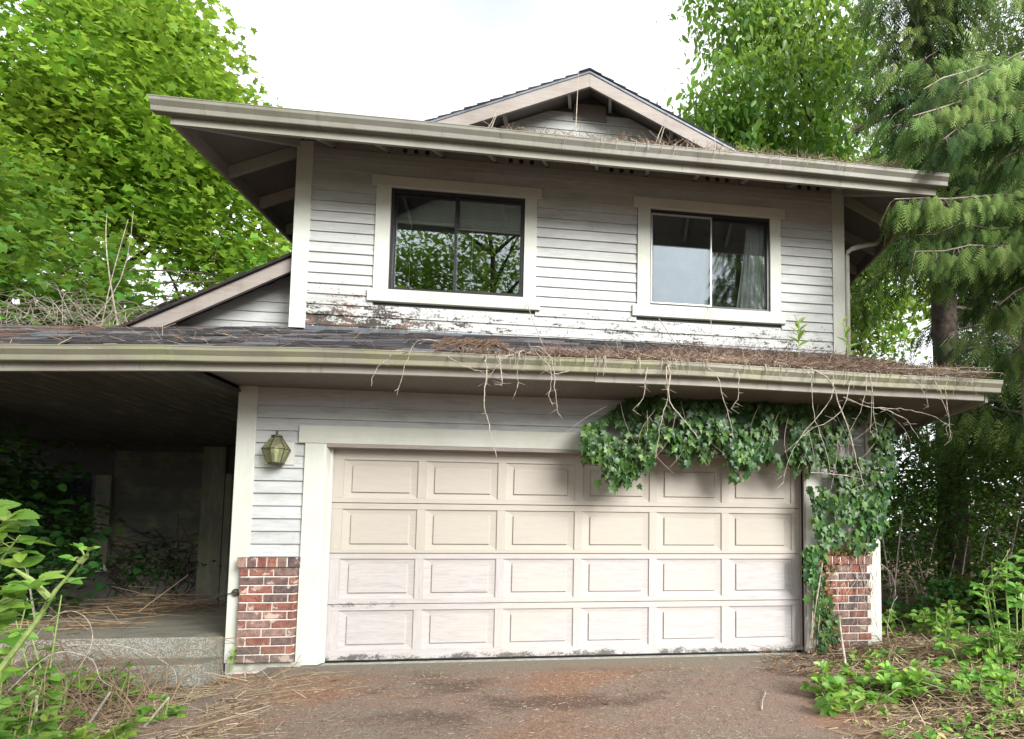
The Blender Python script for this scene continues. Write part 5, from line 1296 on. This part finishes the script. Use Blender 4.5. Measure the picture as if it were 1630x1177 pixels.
# wisps that hang over the gutter lips
def wisps(name, n, xa_, xb_, zf, y, Lr, label):
    mb = MB()
    for k in range(n):
        x = rng.uniform(xa_, xb_); L = rng.uniform(*Lr); s = rng.normal() * .05
        mb.tube([(x, y + .09, zf(x) + .02), (x + s * .4, y - .005, zf(x) + .022), (x + s * .8, y - .018, zf(x) - L * .5), (x + s * 1.3, y - .012, zf(x) - L)], .0032, .0016, 4)
    mb.build(name, M['dry_vine'], None, kind='stuff', label=label, category='wisps')
wisps('wisps', 95, 1.7, 6.4, zg, YF - .127, (.03, .17), 'fine dry wisps dangling over the lip of the lower gutter')
wisps('wisps', 42, 1.9, 5.6, lambda x: 5.525, YE - .137, (.02, .13), 'fine dry wisps dangling over the lip of the upper gutter')
for q, (x, a, L, lb) in enumerate([(1.45, .35, .3, 'dry sprig sticking up at the left end of the upper gutter litter'), (3.25, .28, .42, 'pale forked dry sprig leaning up in the middle of the upper gutter'), (2.35, .03, .85, 'tall thin upright stem rising from the upper gutter before the gable'), (3.9, -.05, .36, 'thin upright stem in the upper gutter right of the gable middle')]):
    v = thing('dry_sprig', lb, 'sprig', (x, -.02, 5.53)); mb = MB(); mb.tube([(0, 0, 0), (a * L * .5, 0, L * .55), (a * L, 0, L)], .006, .003, 4)
    if q in (0, 1): mb.tube([(-.05, 0, 0), (-.05 + a * .2, 0, L * .4), (a * L - .03, 0, L * .9)], .005, .003, 4); mb.tube([(.1, 0, 0), (.0, 0, L * .3), (-.10, 0, L * .5)], .005, .003, 4)
    mb.build('stem', M['dry_vine'], v)
# straw tuft over the gutter
tf_ = thing('straw_tuft', 'yellowish straw tuft hanging over the lower gutter left of the middle', 'tuft', (1.42, -.9, 2.93))
mb = MB()
for k in range(70):
    a = rng.uniform(-.05, .42); mb.tube([(a, .05, .02 + rng.normal() * .02), (a - .10, -.03, .045 + rng.normal() * .015), (a - .19 + rng.normal() * .03, -.07, .0 - rng.random() * .09)], .0045, .002, 4)
mb.build('straw', LM['straw'], tf_)

# ------------------------------------------------------------------ single-leaf plants
SER = to_mesh('bramble_leaflet', BRAMBLE, LM['bramble_i']); RND = to_mesh('shrub_leaf', ROUNDISH, LM['shrub_i'])
def compound(parent, p, d, size, me, n=3, up=(0, -.3, 1)):
    """a bramble leaf: n leaflets fanning from the end of its stalk"""
    d = Vector(d).normalized(); U = Vector(up).normalized()
    for k in range(n):
        a = {3: (-1.05, 0, 1.05), 5: (-1.9, -.95, 0, .95, 1.9), 1: (0,)}[n][k] + random.uniform(-.2, .2)
        dd = Matrix.Rotation(a, 3, U) @ d; dd = dd + U * random.uniform(-.35, .1)
        nn = U + Vector((random.gauss(0, .3), random.gauss(0, .3), 0))
        R = frames(np.array([dd[:]]), np.array([nn[:]]))[0]
        empty_mesh_copy('leaf', me, parent, mat4(R, list(p), size * random.uniform(.8, 1.1) * (1.0 if a == 0 else .85)))
def bramble(name, label, cat, base, canes, size, me, n=3, group=None, stem='green_stem', r=.007):
    root = thing(name, label, cat, base, group); mb = MB()
    for pts, k, sz in canes:
        pts = [Vector(p) for p in pts]; mb.tube(pts, r * 1.3, r * .5, 6)
        L = len(pts) - 1
        for i in range(k):
            t = (i + random.random() * .5) / k * L * .92 + L * .08; j = min(L - 1, int(t)); p = pts[j].lerp(pts[j + 1], t - j)
            out = Vector((random.gauss(0, 1), random.gauss(-.3, .7), random.uniform(.1, .6))).normalized(); e = p + out * size * random.uniform(.5, 1.1)
            mb.tube([p, p.lerp(e, .5) + Vector((0, 0, .008)), e], r * .35, r * .25, 4)
            compound(root, e, out, size * sz * random.uniform(.75, 1.15), me, n)
    mb.build('stem', M[stem], root); return root
# the thick green cane in the left foreground
bramble('bramble', 'thick green bramble cane with pale new leaves at its tip in the left foreground', 'bramble', (0.10, -3.6, -.15),
    [([(.05, 0, 0), (.10, 0, .45), (.17, 0, .79), (.286, 0, .98), (.348, 0, 1.11), (.429, 0, 1.228)], 5, .9), ([(.429, 0, 1.228), (.45, 0, 1.25), (.47, -.02, 1.26)], 3, .7), ([(.33, 0, 1.08), (.27, -.02, 1.16), (.22, -.03, 1.20)], 3, 1.1)], .062, SER, 3, r=.011)
L_ = []
random.seed(21)
for k in range(11):
    x = random.uniform(-.25, .02); z = random.uniform(.95, 1.5)
    L_.append(([(x - .25, .1, .1), (x - .2, .05, .6), (x - .05, 0, z - .1), (x + random.uniform(.05, .20), -.05, z + random.uniform(-.02, .05))], 9, 1.15))
bramble('bramble', 'bright green large-leaved bramble bush leaning in at the left edge of the picture', 'bramble', (-0.02, -3.2, -.1), L_, .105, SER, 3)
L_ = []
for k in range(12):
    x = random.uniform(-.9, .5); L_.append(([(x, 0, 0), (x + .05, -.05, .35), (x + random.uniform(-.1, .25), -.1, random.uniform(.45, 1.0))], 6, 1.1))
bramble('bramble', 'shaded bramble bush behind the left foreground, in front of the porch', 'bramble', (-1.75, -1.2, -.2), L_, .095, SER, 3)
def clump(label, c, rx, ry, n, size, me, h=.22, cat='bramble', seed=1, nl=3, name='bramble'):
    random.seed(seed); cn = []
    for k in range(n):
        a = random.uniform(0, 2 * PI); q = math.sqrt(random.random()); x, y = rx * q * math.cos(a), ry * q * math.sin(a)
        g = float(gz(c[0] + x, c[1] + y)) - c[2]
        cn.append(([(x * .7, y * .7, g), (x * .85, y * .85, g + h * .5), (x, y, g + h * random.uniform(.5, 1.1))], 4, 1.0))
    bramble(name, label, cat, c, cn, size, me, nl)
clump('low light green bramble clump at the bottom left corner of the picture', (-.52, -2.10, float(gz(-.52, -2.1))), .28, .22, 11, .10, SER, .16, seed=3)
clump('bright green bramble clump at the very bottom left edge', (-.78, -2.25, float(gz(-.78, -2.25))), .25, .2, 10, .10, SER, .22, seed=41)
clump('green bramble growth among dead canes before the left end of the steps', (-1.45, -1.45, float(gz(-1.45, -1.45))), .45, .35, 20, .10, SER, .42, seed=51)
clump('low bramble leaves creeping over the lower porch step', (-1.35, -.75, float(gz(-1.35, -.75))), .35, .2, 9, .09, SER, .28, seed=52)
clump('scattered green bramble shoots in front of the porch steps', (-1.05, -1.95, float(gz(-1.05, -1.95))), .4, .3, 16, .10, SER, .30, seed=53)
clump('small bright leafy sprig among dry canes near the bottom left', (-.45, -1.55, float(gz(-.45, -1.55))), .16, .10, 4, .08, SER, .2, seed=4)
clump('broad green bramble clump on the litter before the right brick pier', (4.72, -1.75, float(gz(4.72, -1.75))), .62, .42, 26, .115, SER, .16, seed=5)
clump('smaller green bramble clump right of the broad one', (5.25, -1.55, float(gz(5.25, -1.55))), .40, .30, 13, .10, SER, .15, seed=6)
clump('yellow-green weeds low at the bottom right', (5.0, -2.7, float(gz(5, -2.7))), .55, .30, 15, .06, SER, .08, seed=7, name='weed', cat='weeds')
clump('yellow-green weeds scattered among dry canes at the bottom right corner', (5.7, -2.6, float(gz(5.7, -2.6))), .6, .4, 20, .055, SER, .08, seed=27, name='weed', cat='weeds')
clump('small leafy weeds at the foot of the right brick pier', (5.2, -.75, float(gz(5.2, -.75))), .6, .25, 14, .06, SER, .08, seed=28, name='weed', cat='weeds')
clump('leafy green growth along the right edge below the tall shrub', (6.35, -1.15, float(gz(6.35, -1.15))), .62, .40, 26, .12, SER, .34, seed=8)
clump('low green bramble clump at the lower right edge', (5.75, -2.05, float(gz(5.75, -2.05))), .45, .40, 16, .10, SER, .2, seed=18)
clump('dark low bramble patch just right of the house corner', (6.5, .2, float(gz(6.5, .2))), .7, .5, 20, .11, SER, .40, seed=9)
random.seed(11)
L_ = []
for k in range(9):
    x = random.uniform(-.15, .35); L_.append(([(x * .4, 0, 0), (x * .8, -.03, .35), (x - .05, -.05, .7), (x + random.uniform(-.35, .2), -.08, random.uniform(.75, 1.12))], 8, 1.0))
bramble('shrub', 'light green round-leaved shrub standing at the right edge of the picture', 'shrub', (6.35, -1.25, float(gz(6.35, -1.25))), L_, .115, RND, 3)
# shoots growing out of the roof litter, sprout at the left pier
def shoot(label, base, h, sz, lean=0.0, n=9, cat='seedling'):
    root = thing('seedling', label, cat, base); mb = MB(); mb.tube([(0, 0, -.03), (lean * .4, 0, h * .5), (lean, 0, h)], .007, .004, 5); mb.build('stem', M['green_stem'], root)
    for k in range(n):
        t = .25 + .75 * k / (n - 1); a = k * 2.4; d = Vector((math.cos(a), math.sin(a) * .6 - .2, .5 + .9 * t))
        R = frames(np.array([d[:]]), np.array([(0, -.6, 1.0)]))[0]
        empty_mesh_copy('leaf', OVM, root, mat4(R, [lean * t, 0, h * t], sz * (1.1 - .35 * t)))
OVM = to_mesh('seedling_leaf', OVATE, leafmat('seedling_leaf', [(0.20, 0.36, 0.06), (0.32, 0.46, 0.10)], .45, .5, .4, inst=True))
shoot('pale green leafy shoot growing from the skirt roof under the right window', (4.93, .22, 3.38), .36, .17)
shoot('yellow-green shoot on the skirt roof at the right corner board', (5.52, .2, 3.36), .42, .16, -.05, 6)
shoot('tiny ivy sprout at the foot of the left corner board', (-.72, -.13, .0), .17, .07, .03, 7)

# ------------------------------------------------------------------ litter on the ground
def ground_pts(n, f):
    P = f(n); z = gz(P[:, 0], P[:, 1]); return np.stack([P[:, 0], P[:, 1], z + .012 + P[:, 2]], 1)
def f_left(n):
    x = rng.normal(-1.6, 1.1, n); y = rng.uniform(-4.2, .0, n); k = (x < -.15 + .5 * np.clip(-y - 1.0, 0, 2)) & (x > -5)
    h = np.clip(rng.normal(0.0, .16, n), 0, .5) * np.clip((-.9 - x) / 1.0, 0.06, 1)
    return np.stack([x, y, h], 1)[k]
def f_right(n):
    x = rng.normal(5.6, .9, n); y = rng.uniform(-4.5, .4, n); k = (x > 4.55 + .35 * np.sin(y * 3)) & (x < 9) & ~((y > -.14) & (x < 5.8))
    h = np.clip(rng.normal(0, .05, n), 0, .2)
    return np.stack([x, y, h], 1)[k]
litter('dry_stems', 8500, lambda n: ground_pts(n, f_left), (.10, .42), .014, 'straw', .16, kind='stuff', label='dry bramble stems strewn over the ground at the left', category='litter')
litter('dead_leaves', 11000, lambda n: ground_pts(n, f_left), (.03, .10), .10, 'litter', .3, kind='stuff', label='brown dead leaf litter on the ground at the left', category='litter')
litter('dry_stems', 4200, lambda n: ground_pts(n, f_right), (.08, .34), .018, 'straw', .16, kind='stuff', label='dry stems strewn before the right pier', category='litter')
litter('dead_leaves', 12000, lambda n: ground_pts(n, f_right), (.02, .09), .12, 'litter', .3, kind='stuff', label='brown leaf litter on the ground at the right', category='litter')
n = 1500; q = ground_pts(n, f_right); scatter('fallen_leaves', OVATE, q, frames(rdirs(len(q), 0, .3), rdirs(len(q), 1.6, .5)), rng.uniform(.03, .085, len(q)), LM['yellow'], None, kind='stuff', label='yellow fallen leaves on the litter before the right pier', category='leaves')
def f_drive(n):
    x = rng.uniform(-.4, 5.2, n); y = -.12 - 4.4 * rng.random(n) ** .9
    v = np.array([noise.noise((a * .8, b * 1.5, 1.2)) for a, b in zip(x, y)]); k = v + rng.random(n) * .8 > .22 + .5 * (y > -.5)
    return np.stack([x, y, rng.random(n) * .004], 1)[k]
litter('needle_litter', 27000, lambda n: ground_pts(n, f_drive) - np.array([0, 0, .001]), (.010, .035), .09, 'needle', .15, kind='stuff', label='fine reddish needle litter scattered over the driveway', category='litter')
def f_edge(n):
    x = rng.normal(-.1, .35, n); y = -rng.uniform(.35, 2.6, n); return np.stack([x, y, rng.random(n) * .02], 1)
litter('dry_stems', 500, lambda n: ground_pts(n, f_edge), (.05, .22), .02, 'straw', .12, kind='stuff', label='pale dry stalks on the driveway edge below the left pier', category='litter')
def f_porch(n):
    x = rng.uniform(-4.8, -2.2, n); y = rng.uniform(.5, 3.4, n); h = np.clip(.34 * np.exp(-((x + 2.9) / .55) ** 2 - ((y - 2.3) / .7) ** 2), 0, 1) * rng.random(n)
    k = (np.abs(x + 2.9) < .9 * rng.random(n) + .4)
    return np.stack([x, y, .295 + h], 1)[k]
litter('dry_canes', 620, f_porch, (.25, .8), .010, 'litter', .18, kind='stuff', label='heap of dry canes lying on the porch floor', category='litter')
# curved dead canes heaped in the left foreground and before the right pier
def cane_heap(label, n, fx, hr, Lr):
    mb = MB()
    for k in range(n):
        x, y = fx(); z = g_(x, y); a = rng.uniform(0, 2 * PI); L = rng.uniform(*Lr); h = rng.uniform(*hr)
        e = np.array((x + math.cos(a) * L, y + math.sin(a) * L * .7, 0)); e[2] = g_(e[0], e[1]) + rng.uniform(0, h * .7)
        s = np.array((x, y, z + rng.uniform(0, .05))); c = (s + e) / 2 + np.array((rng.normal() * .1, rng.normal() * .1, h))
        mb.tube([tuple((1 - t) ** 2 * s + 2 * t * (1 - t) * c + t * t * e + rng.normal(size=3) * .006) for t in np.linspace(0, 1, 7)], rng.uniform(.0025, .006), .002, 4)
    mb.build('dead_canes', LM['straw'], None, kind='stuff', label=label, category='canes')
g_ = lambda x, y: float(gz(x, y))
cane_heap('arching dead bramble canes heaped at the left foreground', 520, lambda: (rng.uniform(-3.6, -.75), rng.uniform(-2.9, -.55)), (.08, .75), (.2, .9))
cane_heap('low dead canes crossing the litter at the lower right', 170, lambda: (rng.uniform(4.8, 7.2), rng.uniform(-2.9, -.3)), (.03, .25), (.15, .6))
# loose sticks one can pick out
def stick(label, pts, r, mat='dry_vine', name='stick'):
    b = Vector(pts[0]); v = thing(name, label, 'stick', tuple(b)); MB().tube([p - b for p in smooth(pts, 5)], r, r * .5, 6).build('stem', M[mat], v, smooth=True)
g = lambda x, y: float(gz(x, y))
stick('cut grey cane leaning up from the litter at the bottom left', [(-.70, -1.9, g(-.7, -1.9)), (-.52, -1.85, .18)], .013, 'bark_grey')
stick('dark cut cane stub leaning right beside the bottom left clump', [(-.42, -1.75, g(-.4, -1.75)), (-.26, -1.7, .10)], .012, 'bark_grey')
stick('pale upright cane stump at the bottom left', [(-.98, -1.8, g(-1, -1.8)), (-.985, -1.8, .16)], .014)
stick('arching pale cane falling over the left end of the steps', [(-1.75, -1.2, .0), (-1.6, -1.15, .35), (-1.42, -1.1, .62), (-1.25, -1.1, .60), (-1.18, -1.1, .42), (-1.25, -1.12, .20), (-1.38, -1.15, -.02)], .0045)
stick('long pale arching cane across the lower step', [(-1.6, -.9, .35), (-1.2, -.85, .34), (-.95, -.8, .24), (-.80, -.78, .12), (-.77, -.78, .0)], .0045)
stick('second arching cane lower in the left foreground', [(-1.5, -1.5, .0), (-1.2, -1.45, .36), (-.98, -1.4, .33), (-.90, -1.4, .18), (-.82, -1.4, .12)], .0045)
stick('pale cane standing against the litter before the right pier', [(4.98, -.9, .05), (5.10, -.5, .30), (5.17, -.3, .42)], .014)
stick('thin curved stem standing right of the white corner board', [(5.66, -.5, .06), (5.60, -.5, .30), (5.66, -.5, .55), (5.72, -.5, .64)], .006)
stick('thin crooked twig lying on the driveway at the right', [(3.90, -1.9, g(3.9, -1.9) + .02), (3.96, -1.7, g(3.9, -1.7) + .03), (4.05, -1.45, g(4, -1.45) + .025), (4.02, -1.3, g(4, -1.3) + .02)], .006)
stick('brown branch lying in the litter at the lower right', [(5.55, -1.5, .08), (5.9, -1.7, .06), (6.2, -1.8, .10)], .014, 'bark_grey')
for (x, y, a, lb) in [(2.75, -1.62, .4, 'curled pale leaf lying in the middle of the driveway'), (4.3, -2.35, 1.2, 'pale yellow leaf lying on the driveway near the right clump'), (.42, -.62, 2.0, 'small yellow leaf lying before the left edge of the garage door')]:
    v = thing('fallen_leaf', lb, 'leaf', (x, y, g(x, y) + .012)); o = empty_mesh_copy('blade', to_mesh('dry_leaf', OVATE, LM['ivy_dry']), v, Matrix.Rotation(a, 4, 'Z') @ Matrix.Scale(.11, 4));
